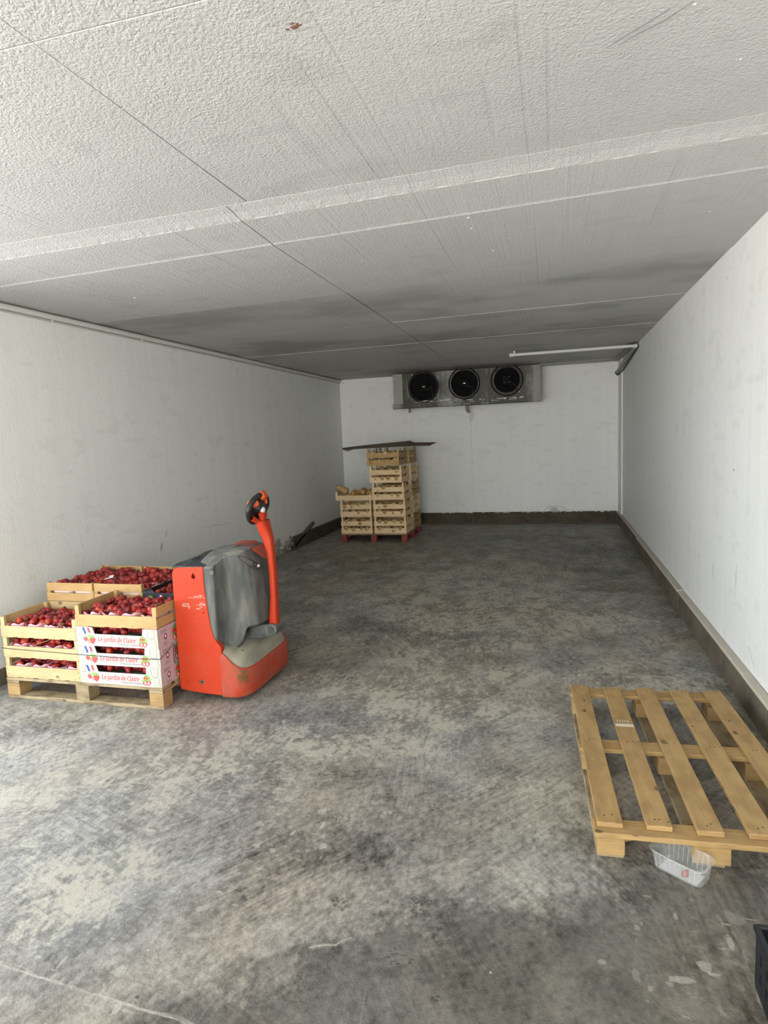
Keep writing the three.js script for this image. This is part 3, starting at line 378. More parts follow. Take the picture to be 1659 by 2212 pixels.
// ---------------------------------------------------------------- printed strawberry cartons, 600 x 400 x 124 mm
function berryArt(c, x, y, s, cut) { c.save(); c.translate(x, y); c.scale(s, s); const shape = () => { c.beginPath(); c.moveTo(0, 14); c.bezierCurveTo(-16, 4, -17, -10, -7, -11); c.bezierCurveTo(-3, -12, 3, -12, 7, -11); c.bezierCurveTo(17, -10, 16, 4, 0, 14); c.closePath(); }; shape(); c.fillStyle = '#c93a38'; c.fill(); c.fillStyle = '#e8847a'; for (const [a, b] of [[-5, -4], [4, -5], [0, 1], [-6, 3], [6, 2], [0, 8]]) { c.beginPath(); c.ellipse(a, b, 1, 1.6, 0, 0, 7); c.fill(); } if (cut) { c.beginPath(); c.moveTo(0, 10); c.bezierCurveTo(-8, 2, -6, -6, 0, -6); c.bezierCurveTo(6, -6, 8, 2, 0, 10); c.fillStyle = '#f4cfc6'; c.fill(); } c.fillStyle = '#6f9a48'; for (let k = 0; k < 5; k++) { c.save(); c.translate(0, -10); c.rotate((k - 2) * 0.6); c.beginPath(); c.ellipse(0, -5, 2.4, 6, 0, 0, 7); c.fill(); c.restore(); } c.restore(); }
function tricolore(c, x, y, w, h, slant) { ['#27408b', '#f4f2ee', '#c23a3f'].forEach((col, k) => { c.fillStyle = col; c.beginPath(); c.moveTo(x + (w / 3) * k, y); c.lineTo(x + (w / 3) * (k + 1), y); c.lineTo(x + (w / 3) * (k + 1) + slant, y + h); c.lineTo(x + (w / 3) * k + slant, y + h); c.fill(); }); }
const cartonFront = canvasTex(1500, 310, (c, W, H) => {   // 2.5 px per mm
  c.fillStyle = '#adaaa5'; c.fillRect(0, 0, W, H); c.fillStyle = '#a9a69b'; c.fillRect(0, 0, 112, H); c.fillRect(W - 150, 0, 150, H);
  tricolore(c, 122, 10, 130, 110, 40); c.fillStyle = '#adaaa5'; c.beginPath(); c.moveTo(120, 150); c.quadraticCurveTo(190, 95, 290, 92); c.lineTo(290, 180); c.lineTo(120, 180); c.fill();
  berryArt(c, 175, 205, 2.9); berryArt(c, 300, 222, 4.4); berryArt(c, 240, 235, 2.2, true); c.save(); c.translate(250, 150); c.fillStyle = '#82a558'; for (let k = 0; k < 6; k++) { c.rotate(1.05); c.beginPath(); c.ellipse(0, -18, 9, 24, 0, 0, 7); c.fill(); } c.restore();
  c.fillStyle = '#a5322f'; c.font = 'italic bold 108px serif'; c.textAlign = 'left'; const t = 'Le jardin de Claire'; const m = c.measureText(t).width; c.save(); c.translate(395, 232); c.scale(700 / m, 1); c.fillText(t, 0, 0); c.restore();
  c.strokeStyle = '#7b6f6c'; c.lineWidth = 3; c.beginPath(); c.moveTo(560, 262); c.bezierCurveTo(640, 235, 690, 285, 770, 258); c.stroke(); c.fillStyle = '#57504e'; c.font = 'italic bold 38px serif'; c.fillText('Fraises de Carpentras', 770, 277);
  berryArt(c, 1230, 195, 4.2); berryArt(c, 1205, 250, 3.4, true); berryArt(c, 1262, 250, 3.4, true); c.fillStyle = '#86a45a'; for (const [x, y, a] of [[1300, 190, 0.9], [1285, 160, 0.3], [1160, 215, -1.2]]) { c.beginPath(); c.ellipse(x, y, 13, 30, a, 0, 7); c.fill(); }
  c.strokeStyle = '#9a9a98'; c.lineWidth = 9; c.beginPath(); c.arc(1245, 66, 30, 0, 7); c.stroke(); c.lineWidth = 3; c.beginPath(); c.arc(1245, 66, 16, 0, 7); c.stroke();
  c.strokeStyle = '#3c3a38'; c.lineWidth = 4; c.beginPath(); c.moveTo(1318, 4); c.lineTo(1330, 120); c.quadraticCurveTo(1334, 148, 1364, 150); c.lineTo(1420, 150); c.quadraticCurveTo(1446, 150, 1446, 120); c.lineTo(1446, 4); c.stroke(); c.beginPath(); c.moveTo(1452, 165); c.lineTo(1474, 300); c.stroke(); c.beginPath(); c.moveTo(112, 4); c.lineTo(112, 100); c.quadraticCurveTo(108, 128, 40, 128); c.stroke();
  c.strokeStyle = '#c9c2b2'; for (const [x, y] of [[30, 190], [30, 260], [60, 60], [1410, 70], [1410, 190], [1410, 270]]) { c.beginPath(); c.moveTo(x, y); c.lineTo(x + 4, y + 26); c.stroke(); }
});
const cartonSide = canvasTex(1000, 310, (c, W, H) => {
  c.fillStyle = '#bba7a9'; c.fillRect(0, 0, W, H); c.fillStyle = '#b29a9e'; c.fillRect(330, 60, 300, 220);
  c.fillStyle = '#6a5157'; for (let k = 0; k < 4; k++) c.fillRect(70, 40 + k * 16, 190 - 40 * (k % 2), 6); for (let k = 0; k < 5; k++) c.fillRect(120, 245 + k * 11, 140 - 25 * (k % 3), 4);
  c.fillStyle = '#7a3a62'; c.beginPath(); c.ellipse(195, 165, 44, 52, 0, 0, 7); c.fill(); c.fillStyle = '#e2d2d6'; c.beginPath(); c.ellipse(195, 160, 22, 26, 0, 0, 7); c.fill();
  berryArt(c, 470, 170, 6.4); berryArt(c, 440, 250, 4, true); berryArt(c, 520, 245, 4, true); c.fillStyle = '#8fa36a'; c.beginPath(); c.ellipse(540, 120, 18, 46, 0.6, 0, 7); c.fill(); berryArt(c, 860, 150, 5); c.fillStyle = '#b9a0a4'; c.font = 'italic 54px serif'; c.fillText('Claire', 640, 80); c.fillStyle = '#a58f93'; for (let k = 0; k < 6; k++) c.fillRect(650, 210 + k * 12, 150 - 30 * (k % 3), 4);
});
const darkFront = canvasTex(1000, 310, (c, W, H) => { c.fillStyle = '#23242b'; c.fillRect(0, 0, W, H); c.fillStyle = '#2c2d36'; c.fillRect(0, 0, W, 24); berryArt(c, 150, 190, 6); berryArt(c, 205, 215, 4.4); c.fillStyle = '#d9a07f'; c.beginPath(); c.ellipse(105, 220, 34, 30, 0, 0, 7); c.fill(); tricolore(c, 320, 60, 84, 190, -50); c.fillStyle = '#4f86d8'; c.font = 'italic 96px serif'; c.fillText('Sélection', 362, 235); });
const sheetCol = (c, o = {}) => std({ color: c, roughness: 0.8, ...o });
function frontPanelGeo(W, H, slot, T) {   // a card wall with a cut-out along its upper edge
  const s = new THREE.Shape(); s.moveTo(-W / 2, 0); s.lineTo(W / 2, 0); s.lineTo(W / 2, H); const [a, b, d, sl] = slot; s.lineTo(b, H); s.lineTo(b - sl * 0.35, d + 0.006); s.quadraticCurveTo(b - sl * 0.4, d, b - sl * 0.4 - 0.008, d); s.lineTo(a + sl + 0.008, d); s.quadraticCurveTo(a + sl, d, a + sl, d + 0.006); s.lineTo(a, H); s.lineTo(-W / 2, H); s.closePath();
  const g = new THREE.ExtrudeGeometry(s, { depth: T, bevelEnabled: false, curveSegments: 4 }); const p = g.attributes.position, uv = g.attributes.uv; for (let i = 0; i < p.count; i++) uv.setXY(i, p.getX(i) / W + 0.5, p.getY(i) / H); g.translate(0, 0, -T / 2); return g;
}
function makeCarton(name, label, group, front, side, inner, W = 0.6, D = 0.4, H = 0.1235, slotted = true) {
  const o = thing(name, label, 'carton', [0, 0, 0], 0, group), T = 0.005, slot = [-0.5 * W + 0.29 * W * 0.72, 0.5 * W - 0.175 * W, H * (slotted ? 0.64 : 0.93), 0.012 * W / 0.6];
  put('front_panel', frontPanelGeo(W, H, slot, T), front, o, 0, 0, D / 2 - T / 2); put('back_panel', frontPanelGeo(W, H, slot, T), inner, o, 0, 0, -D / 2 + T / 2, 0, Math.PI, 0);
  for (const s of [1, -1]) { const g = new THREE.BoxGeometry(T, H, D - 2 * T); const uv = g.attributes.uv; void uv; put('end_panel', g, side, o, s * (W / 2 - T / 2), H / 2, 0); }
  put('bottom_panel', new THREE.BoxGeometry(W - 2 * T, T, D - 2 * T), inner, o, 0, T / 2, 0);
  for (const sx of [1, -1]) for (const sz of [1, -1]) { const s = new THREE.Shape(); s.moveTo(0, 0); s.lineTo(0.085, 0); s.lineTo(0, 0.085); s.closePath(); const g = new THREE.ExtrudeGeometry(s, { depth: 0.003, bevelEnabled: false }); g.rotateX(Math.PI / 2); const m = put('corner_gusset', g, inner, o, sx * (W / 2 - T), H - 0.0005, sz * (D / 2 - T)); m.scale.set(-sx, 1, -sz); }
  return o;
}
const cardFront = std({ map: cartonFront, roughness: 0.55 }), cardSide = std({ map: cartonSide, roughness: 0.6 }), cardInner = sheetCol(lin(0.62, 0.58, 0.5)), darkF = std({ map: darkFront, roughness: 0.5 }), darkS = sheetCol(lin(0.02, 0.02, 0.028), { roughness: 0.5 });
// ---------------------------------------------------------------- the strawberry load
const WHITE = [1, 2, 3].map((k) => 0.1445 + (k - 1) * 0.1242), cartonNames = ['bottom white printed strawberry carton, standing directly on the weathered pallet', 'middle white printed strawberry carton, a black cord across its front', 'top white printed strawberry carton, under the wooden crate'];
const carton0 = makeCarton('strawberry_carton', cartonNames[0], 'white printed strawberry cartons in one stack', cardFront, cardSide, cardInner); carton0.position.set(-2.664, WHITE[0], -3.466);
copyOf(carton0, [-2.663, WHITE[1], -3.466], 0.004, cartonNames[1]); copyOf(carton0, [-2.666, WHITE[2], -3.467], -0.003, cartonNames[2]);
const topRight = makeCrate('wooden_crate', 'pale wooden crate heaped with strawberries on top of the white printed cartons', 'low wooden strawberry crates', POP, 201); topRight.position.set(-2.664, WHITE[2] + 0.1245, -3.466);
const leftLabels = ['bottom pale wooden crate of the front left stack, resting on the pallet', 'middle pale wooden crate of the front left stack, a twig stuck across it', 'top pale wooden crate of the front left stack, heaped with strawberries in pink paper'];
const LEFTY = [0.1445, 0.2825, 0.4205], leftStack = LEFTY.map((y, k) => { const c = makeCrate('wooden_crate', leftLabels[k], 'low wooden strawberry crates', PAL, 210 + k); c.position.set(-3.262 + [0.002, -0.001, -0.004][k], y, -3.466); return c; });
const backCrates = []; // two columns turned end-on behind, four crates each; black cartons as the third column
for (const [col, x] of [[0, -3.358], [1, -2.955]]) for (let k = 0; k < 4; k++) {
  const lab = col ? 'the column in the middle behind' : 'the column by the wall behind', pos = ['lowest', 'second lowest', 'second highest', 'top'][k];
  const c = makeCrate('wooden_crate', k === 3 ? (col ? 'top strawberry crate end-on behind the front row, touching the black carton' : 'strawberry crate end-on next to the wall, a white card on its fruit') : `${pos} end-on wooden crate of ${lab} the front row`, 'low wooden strawberry crates', k === 3 ? POP : PAL, 230 + col * 10 + k);
  c.position.set(x + (k - 1.5) * 0.001, 0.1445 + k * 0.138, -3.975); c.rotation.y = Math.PI / 2; backCrates.push(c);
}
const darkLabels = ['lowest black carton at the pallet corner by the red truck', 'second lowest black carton at the pallet corner by the red truck', 'second highest black carton at the pallet corner by the red truck', 'top black carton with a flag print and blue lettering beside the red truck'];
const dark0 = makeCarton('black_carton', darkLabels[0], 'black printed cartons in one stack', darkF, darkS, darkS, 0.395, 0.595, 0.1255, false); dark0.position.set(-2.5555, 0.1445, -3.975);
for (let k = 1; k < 4; k++) copyOf(dark0, [-2.5555, 0.1445 + k * 0.126, -3.975], 0, darkLabels[k]);
// punnets: pulp trays lined with crumpled pink paper
const punnetGeo = (() => { const a = [], prof = (t, w, d, r) => { const p = []; for (let k = 0; k < 24; k++) { const th = (k / 24) * Math.PI * 2, c = Math.cos(th), s = Math.sin(th), q = Math.pow(Math.pow(Math.abs(c), 5) + Math.pow(Math.abs(s), 5), -1 / 5); p.push([c * q * w, t, s * q * d]); } return p; }; const rings = [prof(0.0, 0.058, 0.078), prof(0.03, 0.062, 0.084), prof(0.066, 0.067, 0.09), prof(0.0665, 0.0705, 0.0935), prof(0.064, 0.0705, 0.0935), prof(0.062, 0.064, 0.087), prof(0.006, 0.057, 0.077)]; void a; return gridSurface(rings.length - 1, 24, (u, v) => rings[Math.round(u * (rings.length - 1))][Math.round(v * 24) % 24], null, false); })();
const linerGeo = [0, 1, 2].map((s) => { const R = rng(640 + s), w = [...Array(25)].map(() => R()); w[24] = w[0]; return gridSurface(3, 24, (u, v) => { const k = Math.round(v * 24), th = (k / 24) * Math.PI * 2, c = Math.cos(th), sn = Math.sin(th), q = Math.pow(Math.pow(Math.abs(c), 5) + Math.pow(Math.abs(sn), 5), -1 / 5), up = 0.03 + u * (0.038 + 0.024 * w[k]), out = 0.92 + 0.1 * u * (0.4 + w[(k * 7) % 24]); return [c * q * 0.063 * out, up, sn * q * 0.084 * out]; }); });
const punnet0 = thing('punnet', 'x', 'punnet'); part('tray', punnetGeo, M2.pulp, punnet0); part('paper_liner', linerGeo[0], M2.pinkPaper, punnet0).userData.label = 'crumpled pink tissue paper liner';
const punnet1 = punnet0.clone(); punnet1.children[1].geometry = linerGeo[1]; const punnet2 = punnet0.clone(); punnet2.children[1].geometry = linerGeo[2]; scene.remove(punnet0);
const berryGeo = [0, 1, 2].map((s) => { const R = rng(650 + s), g = new THREE.SphereGeometry(1, 11, 8), p = g.attributes.position; const sq = 0.85 + 0.3 * R(), tw = (R() - 0.5) * 0.5; for (let i = 0; i < p.count; i++) { let x = p.getX(i), y = p.getY(i), z = p.getZ(i); const t = (1 - y) / 2, w = (0.62 + 0.5 * Math.sin(Math.min(1, (1 - t) * 1.25) * Math.PI * 0.62)) * (1 - 0.12 * t); const b = 1 + 0.06 * Math.sin(x * 9 + s) * Math.cos(z * 8); p.setXYZ(i, (x * w * b + tw * t * 0.3) * 0.0165, y * 0.0235, z * w * b * 0.0165 * sq); } g.computeVertexNormals(); return g; });
const calyxGeo = (() => { const P = [], I = []; for (let k = 0; k < 7; k++) { const a = (k / 7) * 6.283, b = P.length / 3; P.push(0, 0.0215, 0, Math.cos(a - 0.3) * 0.006, 0.023, Math.sin(a - 0.3) * 0.006, Math.cos(a) * 0.0155, 0.0205 + 0.004 * (k % 2), Math.sin(a) * 0.0155, Math.cos(a + 0.3) * 0.006, 0.023, Math.sin(a + 0.3) * 0.006); I.push(b, b + 2, b + 1, b, b + 3, b + 2); } const g = new THREE.BufferGeometry(); g.setAttribute('position', new THREE.Float32BufferAttribute(P, 3)); g.setIndex(I); g.computeVertexNormals(); return g; })();
const seedBump = (() => tex(128, 128, (i, x, y) => { const ox = Math.floor(y / 16) % 2 ? 8 : 0, dx = ((x + ox) % 16) - 8, dy = (y % 16) - 8; return 1 - Math.exp(-(dx * dx + dy * dy * 0.6) / 9); }, false, [2, 2]))();
const RED = [[0.3, 0.015, 0.012], [0.23, 0.01, 0.011], [0.4, 0.032, 0.016], [0.15, 0.007, 0.009]].map((c) => std({ color: lin(...c), roughness: 0.38, bumpMap: seedBump, bumpScale: 0.0015 }));
const leaf = std({ color: lin(0.12, 0.2, 0.045), roughness: 0.7, side: THREE.DoubleSide });
const stuffM = [];   // places of all the strawberries beyond the first three hundred
const BR = rng(4242);
function heap(crate, along, rows, y0, punnetLabel, berryLabel, group, single, dens = 1) {   // punnets and fruit in a crate whose long side runs along local x
  const nx = 4, nz = 2; let n = 0;
  const q = new THREE.Quaternion(), e = new THREE.Euler(), mtx = new THREE.Matrix4(), world = new THREE.Matrix4().makeRotationY(crate.rotation.y).setPosition(crate.position);
  const [LX, LZ] = along;
  for (let i = 0; i < nx; i++) for (let j = 0; j < nz; j++) {
    const turned = Math.abs(crate.rotation.y) > 1, where = turned ? `${['front', 'second', 'third', 'rear'][i]} ${['left', 'right'][j]}` : `${['rear', 'front'][j]} ${['far-left', 'left-middle', 'right-middle', 'far-right'][i]}`;
    const px = (i - (nx - 1) / 2) * LX / nx, pz = (j - (nz - 1) / 2) * LZ / nz, v = new THREE.Vector3(px, y0, pz).applyMatrix4(world);
    if (punnetLabel) { const c = [punnet0, punnet1, punnet2][Math.floor(BR() * 3)].clone(); c.name = numbered('punnet'); c.position.copy(v); c.rotation.y = crate.rotation.y + (BR() < 0.5 ? Math.PI : 0); c.scale.setScalar(0.985); c.userData = { label: punnetLabel.replace('%', where), category: 'punnet', group: 'punnets of strawberries' }; scene.add(c); }
    const count = Math.round(single ? 19 : 24 * dens), gl = `strawberries of the ${where} punnet in the ${group}`;
    for (let k = 0; k < count; k++) {
      const lay = k < count * 0.68 ? 0 : 1, gx = lay ? (BR() - 0.5) * 0.075 : (((k % 4) + 0.5) / 4 - 0.5) * 0.118 + (BR() - 0.5) * 0.012, gz = lay ? (BR() - 0.5) * 0.1 : ((Math.floor(k / 4) + 0.5) / Math.ceil((count * 0.68) / 4) - 0.5) * 0.165 + (BR() - 0.5) * 0.012, s = 0.92 + 0.42 * BR();
      const pos = new THREE.Vector3(px + gx, y0 + 0.071 + lay * 0.022 + (BR() - 0.5) * 0.012, pz + gz).applyMatrix4(world); e.set(1.57 + (BR() - 0.5) * 1.6, BR() * 6.28, (BR() - 0.5) * 1.6, 'YXZ'); q.setFromEuler(e); const green = BR() < 0.16 ? 1 : 0; if (green) q.setFromEuler(e.set((BR() - 0.5) * 1.4, BR() * 6, (BR() - 0.3) * 1.3));
      const mi = Math.floor(BR() * 4), gi = Math.floor(BR() * 3);
      if (single && n < 150) { n++; const o = new THREE.Mesh(berryGeo[gi], RED[mi]); shade(o); o.name = numbered('strawberry'); o.position.copy(pos); o.quaternion.copy(q); o.scale.setScalar(s); tag(o, berryLabel.replace('%', where), 'strawberry', gl); if (green || BR() < 0.12) part('calyx', calyxGeo, leaf, o); scene.add(o); }
      else stuffM.push([mtx.compose(pos, q, new THREE.Vector3(s, s, s)).clone(), mi, gi, green]);
    }
  }
}
heap(topRight, [0.55, 0.37], 2, 0.006, '% pulp punnet with pink paper in the crate on the white cartons', 'ripe strawberry in the % punnet of the crate on the white cartons', 'crate on the white cartons', true);
heap(leftStack[2], [0.55, 0.37], 2, 0.006, '% pulp punnet with pink paper in the top front left crate', 'ripe strawberry in the % punnet of the top front left crate', 'top front left crate', true);
heap(backCrates[3], [0.57, 0.37], 2, 0.022, '% strawberry punnet in the top rear crate by the left wall', '', 'x', false, 1.15);
heap(backCrates[7], [0.57, 0.37], 2, 0.022, '% strawberry punnet in the top rear crate beside the black carton', '', 'x', false, 1.15);
heap(leftStack[0], [0.55, 0.37], 2, 0.004, '% strawberry punnet inside the bottom front left crate', '', 'x', false, 0.6);
heap(leftStack[1], [0.55, 0.37], 2, 0.004, '% strawberry punnet inside the middle front left crate', '', 'x', false, 0.6);
for (const y of WHITE) heap({ rotation: { y: 0 }, position: new THREE.Vector3(-2.664, y, -3.466) }, [0.55, 0.36], 2, 0.006, null, '', '', false, 0.55);
heap({ rotation: { y: Math.PI / 2 }, position: new THREE.Vector3(-2.5555, 0.5225, -3.975) }, [0.55, 0.36], 2, 0.012, null, '', '', false, 0.7);
{ // every other strawberry: one object
  const g = berryGeo[0].clone(), im = new THREE.InstancedMesh(g, std({ color: 0xffffff, roughness: 0.38, bumpMap: seedBump, bumpScale: 0.0015 }), stuffM.length), col = [lin(0.3, 0.015, 0.012), lin(0.23, 0.01, 0.011), lin(0.4, 0.032, 0.016), lin(0.15, 0.007, 0.009)];
  stuffM.forEach(([m, mi], k) => { im.setMatrixAt(k, m); im.setColorAt(k, col[mi]); }); im.name = 'strawberries'; im.userData.kind = 'stuff'; tag(im, 'all the other ripe red strawberries filling the rear crates and the cartons', 'strawberries'); shade(im); scene.add(im);
  const gr = stuffM.filter((s) => s[3]); void gr;
}
// white card lying on the fruit, the twig and the cord
{ const t = put('price_card', board(0.095, 0.0012, 0.06, 0.0004), std({ color: lin(0.86, 0.86, 0.84), roughness: 0.5 }), scene, -3.215, 0.685, -3.9, 0.18, 0.5, 0.06); tag(t, 'small white card lying on strawberries in the rear crate by the wall', 'card');
  part('print_line', new THREE.BoxGeometry(0.05, 0.0004, 0.004), M2.nail, t).position.set(0.005, 0.0008, 0.004);
  const tw = part('twig', tube([[-3.31, 0.372, -3.2605], [-3.26, 0.392, -3.2595], [-3.2, 0.41, -3.2605], [-3.165, 0.425, -3.262]], 0.0016, 16, 5), std({ color: lin(0.3, 0.2, 0.08), roughness: 0.8 }), scene); tag(tw, 'thin dry twig stuck across the middle front left crate', 'twig');
  const co = part('cord', tube([[-3.566, 0.36, -3.6], [-3.567, 0.35, -3.3], [-3.56, 0.347, -3.2605], [-3.4, 0.342, -3.2605], [-3.2, 0.338, -3.2605], [-3.0, 0.333, -3.2605], [-2.85, 0.33, -3.2605], [-2.6, 0.326, -3.261], [-2.37, 0.33, -3.2615], [-2.358, 0.335, -3.275], [-2.357, 0.36, -3.36], [-2.356, 0.385, -3.41], [-2.355, 0.33, -3.425], [-2.355, 0.27, -3.42], [-2.356, 0.25, -3.405], [-2.356, 0.3, -3.4], [-2.357, 0.37, -3.41]], 0.0019, 160, 6), std({ color: lin(0.03, 0.03, 0.032), roughness: 0.5 }), scene); tag(co, 'thin black cord tied round the front row of crates and cartons', 'cord'); }
// ---------------------------------------------------------------- electric pallet truck
{
  const o = thing('pallet_truck', 'scuffed red electric pallet truck with grey cover and upright tiller, forks under the strawberry pallet', 'pallet truck', [0, 0, 0]);
  const ZC = -3.81, HW = 0.37;
  // paints: red with dust, rubs and lettering worn to shreds
  const W = 512, ra = fbm(W, W, 60, 60, 5, 1101), rb = fbm(W, W, 30, 12, 4, 1102), rc = field(W, W, 3, 2, 1103), rg = fbm(W, W, 90, 70, 4, 1104);
  const redMap = (wear, dust) => tex(W, W, (i) => { let c = [0.43, 0.03, 0.004]; const d = dust * (0.35 + 0.9 * (ra[i] - 0.3)); c = c.map((v, k) => lerp(v, [0.34, 0.19, 0.15][k], clamp(d))); const f = 1 + 0.1 * (rc[i] - 0.5) + 0.12 * (rb[i] - 0.5); const w = wear * sstep(0.56, 0.66, rg[i] * 0.6 + rb[i] * 0.4); return c.map((v, k) => lerp(v * f, [0.12, 0.075, 0.035][k], w)); }, true);
  const shinyRed = (o) => new THREE.MeshPhysicalMaterial({ specularIntensity: 0.45, ...o });
  const redPanel = shinyRed({ map: redMap(0, 0.1), roughness: 0.42, bumpMap: again(M.plasterBump, 1.5, 1.5), bumpScale: 0.0008 }), redSkirt = shinyRed({ map: redMap(0, 0.42), roughness: 0.55 }), redTiller = shinyRed({ map: redMap(0, 0.06), roughness: 0.4 });
  const skirtMap = tex(1024, 256, (i, x, y) => { const u = x / 1024, v = y / 256, k = (Math.floor(y * 2) % W) * W + (x % W); let c = [0.38, 0.04, 0.016]; const d = clamp(0.22 + 0.9 * (ra[k] - 0.4)); c = c.map((q, n) => lerp(q, [0.3, 0.14, 0.1][n], d * 0.7)); const rub = Math.max(1.35 * Math.exp(-(((u - 0.15) / 0.065) ** 2) - (((v - 0.38) / 0.2) ** 2)), 0.95 * Math.exp(-(((u - 0.075) / 0.02) ** 2) - (((v - 0.62) / 0.3) ** 2)), 0.6 * Math.exp(-(((u - 0.1) / 0.04) ** 2) - (((v - 0.12) / 0.06) ** 2))); const w = 0.9 * sstep(0.62, 0.8, rub * 0.42 + rg[k] * 0.62 + 0.5 * (rb[k] - 0.5) + 0.14 * (rc[k] - 0.5)); const f = 1 + 0.14 * (rb[k] - 0.5); return c.map((q, n) => lerp(q * f, [0.13, 0.075, 0.03][n], w)); }, true);
  const skirtMat = shinyRed({ map: skirtMap, roughness: 0.5 });
  const pa = fbm(W, W, 80, 160, 5, 1201), pb = fbm(W, W, 22, 120, 3, 1202), pc = field(W, W, 2, 3, 1203);
  const greyPlastic = (base, dustAmt, dustCol) => tex(W, W, (i) => { const d = clamp(dustAmt * sstep(0.3, 0.75, pa[i] * 0.7 + pb[i] * 0.3)); const f = 1 + 0.2 * (pc[i] - 0.5); return base.map((b, k) => lerp(b, dustCol[k], d) * f); }, true);
  const cover = std({ map: greyPlastic([0.058, 0.062, 0.062], 0.62, [0.19, 0.185, 0.16]), roughness: 0.58, bumpMap: again(M.plasterBump, 2, 2), bumpScale: 0.0012 }), flange = std({ map: greyPlastic([0.036, 0.04, 0.043], 0.3, [0.12, 0.12, 0.115]), roughness: 0.6 }), apronMat = std({ map: greyPlastic([0.2, 0.19, 0.15], 0.9, [0.36, 0.33, 0.25]), roughness: 0.85 }), black = std({ color: lin(0.016, 0.016, 0.018), roughness: 0.45 }), darkGrey = std({ map: greyPlastic([0.03, 0.032, 0.034], 0.4, [0.12, 0.12, 0.11]), roughness: 0.55 }), orange = std({ color: lin(0.6, 0.085, 0.015), roughness: 0.4 }), chrome = std({ color: lin(0.6, 0.59, 0.56), roughness: 0.35 }), dull = std({ color: lin(0.3, 0.3, 0.28), roughness: 0.4 }), steel = std({ color: lin(0.2, 0.17, 0.12), roughness: 0.45, metalness: 0.8 });
  // side panels with their slot, holes and bolt
  const seam = [[0.05, -2.056], [0.2, -2.05], [0.354, -2.04], [0.38, -2.061], [0.42, -2.087], [0.485, -2.103], [0.59, -2.116], [0.685, -2.122], [0.77, -2.129], [0.875, -2.126]];
  const seamX = (y) => { for (let k = 1; k < seam.length; k++) if (y <= seam[k][0]) { const t = (y - seam[k - 1][0]) / (seam[k][0] - seam[k - 1][0]); return lerp(seam[k - 1][1], seam[k][1], clamp(t)); } return seam[seam.length - 1][1]; };
  const panel = new THREE.Shape(); panel.moveTo(-2.348, 0.07); panel.quadraticCurveTo(-2.25, 0.052, -2.056, 0.046); for (const [y, x] of seam.slice(1)) panel.lineTo(x, y); panel.lineTo(-2.3, 0.869); panel.quadraticCurveTo(-2.342, 0.864, -2.344, 0.82); panel.closePath();
  const hole = (pts) => { const h = new THREE.Path(); pts.forEach(([x, y], k) => (k ? h.lineTo(x, y) : h.moveTo(x, y))); h.closePath(); panel.holes.push(h); };
  const circ = (x, y, r, n = 12) => [...Array(n)].map((_, k) => [x + Math.cos((k / n) * 6.283) * r, y + Math.sin((k / n) * 6.283) * r]);
  hole(circ(-2.196, 0.812, 0.0165, 14).map(([x, y]) => (y > 0.82 ? [x * 0.45 + -2.196 * 0.55, y + 0.012] : [x, y]))); hole(circ(-2.142, 0.582, 0.008)); hole(circ(-2.295, 0.121, 0.007)); hole(circ(-2.194, 0.122, 0.02, 16));
  const pg = new THREE.ExtrudeGeometry(panel, { depth: 0.03, bevelEnabled: true, bevelSize: 0.004, bevelThickness: 0.006, bevelSegments: 2, curveSegments: 6 }); { const p = pg.attributes.position, uv = pg.attributes.uv; for (let i = 0; i < p.count; i++) uv.setXY(i, p.getX(i) * 1.6, p.getY(i) * 1.6); }
  const p1 = put('side_panel', pg, redPanel, o, 0, 0, ZC + HW - 0.036); put('side_panel', pg, redPanel, o, 0, 0, ZC - HW + 0.006);
  const R = rng(1111), white = std({ color: lin(0.5, 0.33, 0.28), roughness: 0.6 }), flakes = []; // remains of lettering
  const fl = (x0, x1, y, h, n, fill) => { for (let k = 0; k < n; k++) { const x = lerp(x0, x1, (k + 0.2 + 0.6 * R()) / n), w = ((x1 - x0) / n) * fill * (0.6 + 0.8 * R()); const g = new THREE.BoxGeometry(w, h * (0.5 + 0.7 * R()), 0.0008); g.translate(x, y + (R() - 0.5) * h * 0.6, ZC + HW + 0.0003); flakes.push(g); } };
  fl(-2.245, -2.125, 0.679, 0.003, 16, 0.7); fl(-2.2, -2.14, 0.688, 0.005, 9, 0.9); fl(-2.165, -2.14, 0.695, 0.006, 3, 0.8); fl(-2.29, -2.235, 0.637, 0.006, 7, 0.7); fl(-2.29, -2.235, 0.624, 0.007, 7, 1.1); fl(-2.245, -2.237, 0.611, 0.01, 2, 0.7);
  fl(-2.163, -2.14, 0.646, 0.005, 4, 1); fl(-2.19, -2.125, 0.632, 0.006, 7, 0.6); fl(-2.165, -2.125, 0.634, 0.011, 5, 0.8); fl(-2.165, -2.145, 0.619, 0.006, 4, 0.8); fl(-2.19, -2.16, 0.608, 0.007, 4, 1);
  const lt = part('worn_lettering', mergeGeometries(flakes), white, p1); lt.position.set(0, 0, -p1.position.z); lt.userData.kind = 'stuff';
  const bolt = new THREE.CylinderGeometry(0.017, 0.017, 0.012, 16); put('bolt', bolt, steel, o, -2.194, 0.122, ZC + HW - 0.012, Math.PI / 2, 0, 0); put('bolt_socket', new THREE.CylinderGeometry(0.008, 0.008, 0.004, 6), black, o, -2.194, 0.122, ZC + HW - 0.005, Math.PI / 2, 0, 0);
  put('battery_box', board(0.2, 0.76, HW * 2 - 0.09, 0.012), darkGrey, o, -2.236, 0.45, ZC);
  put('mast_plate', board(0.02, 0.78, HW * 2 - 0.1, 0.004), black, o, -2.345, 0.44, ZC);
  // crumpled black plastic lid over the battery, top edge
  const wob = rng(1122), wv = [...Array(60)].map(() => wob());
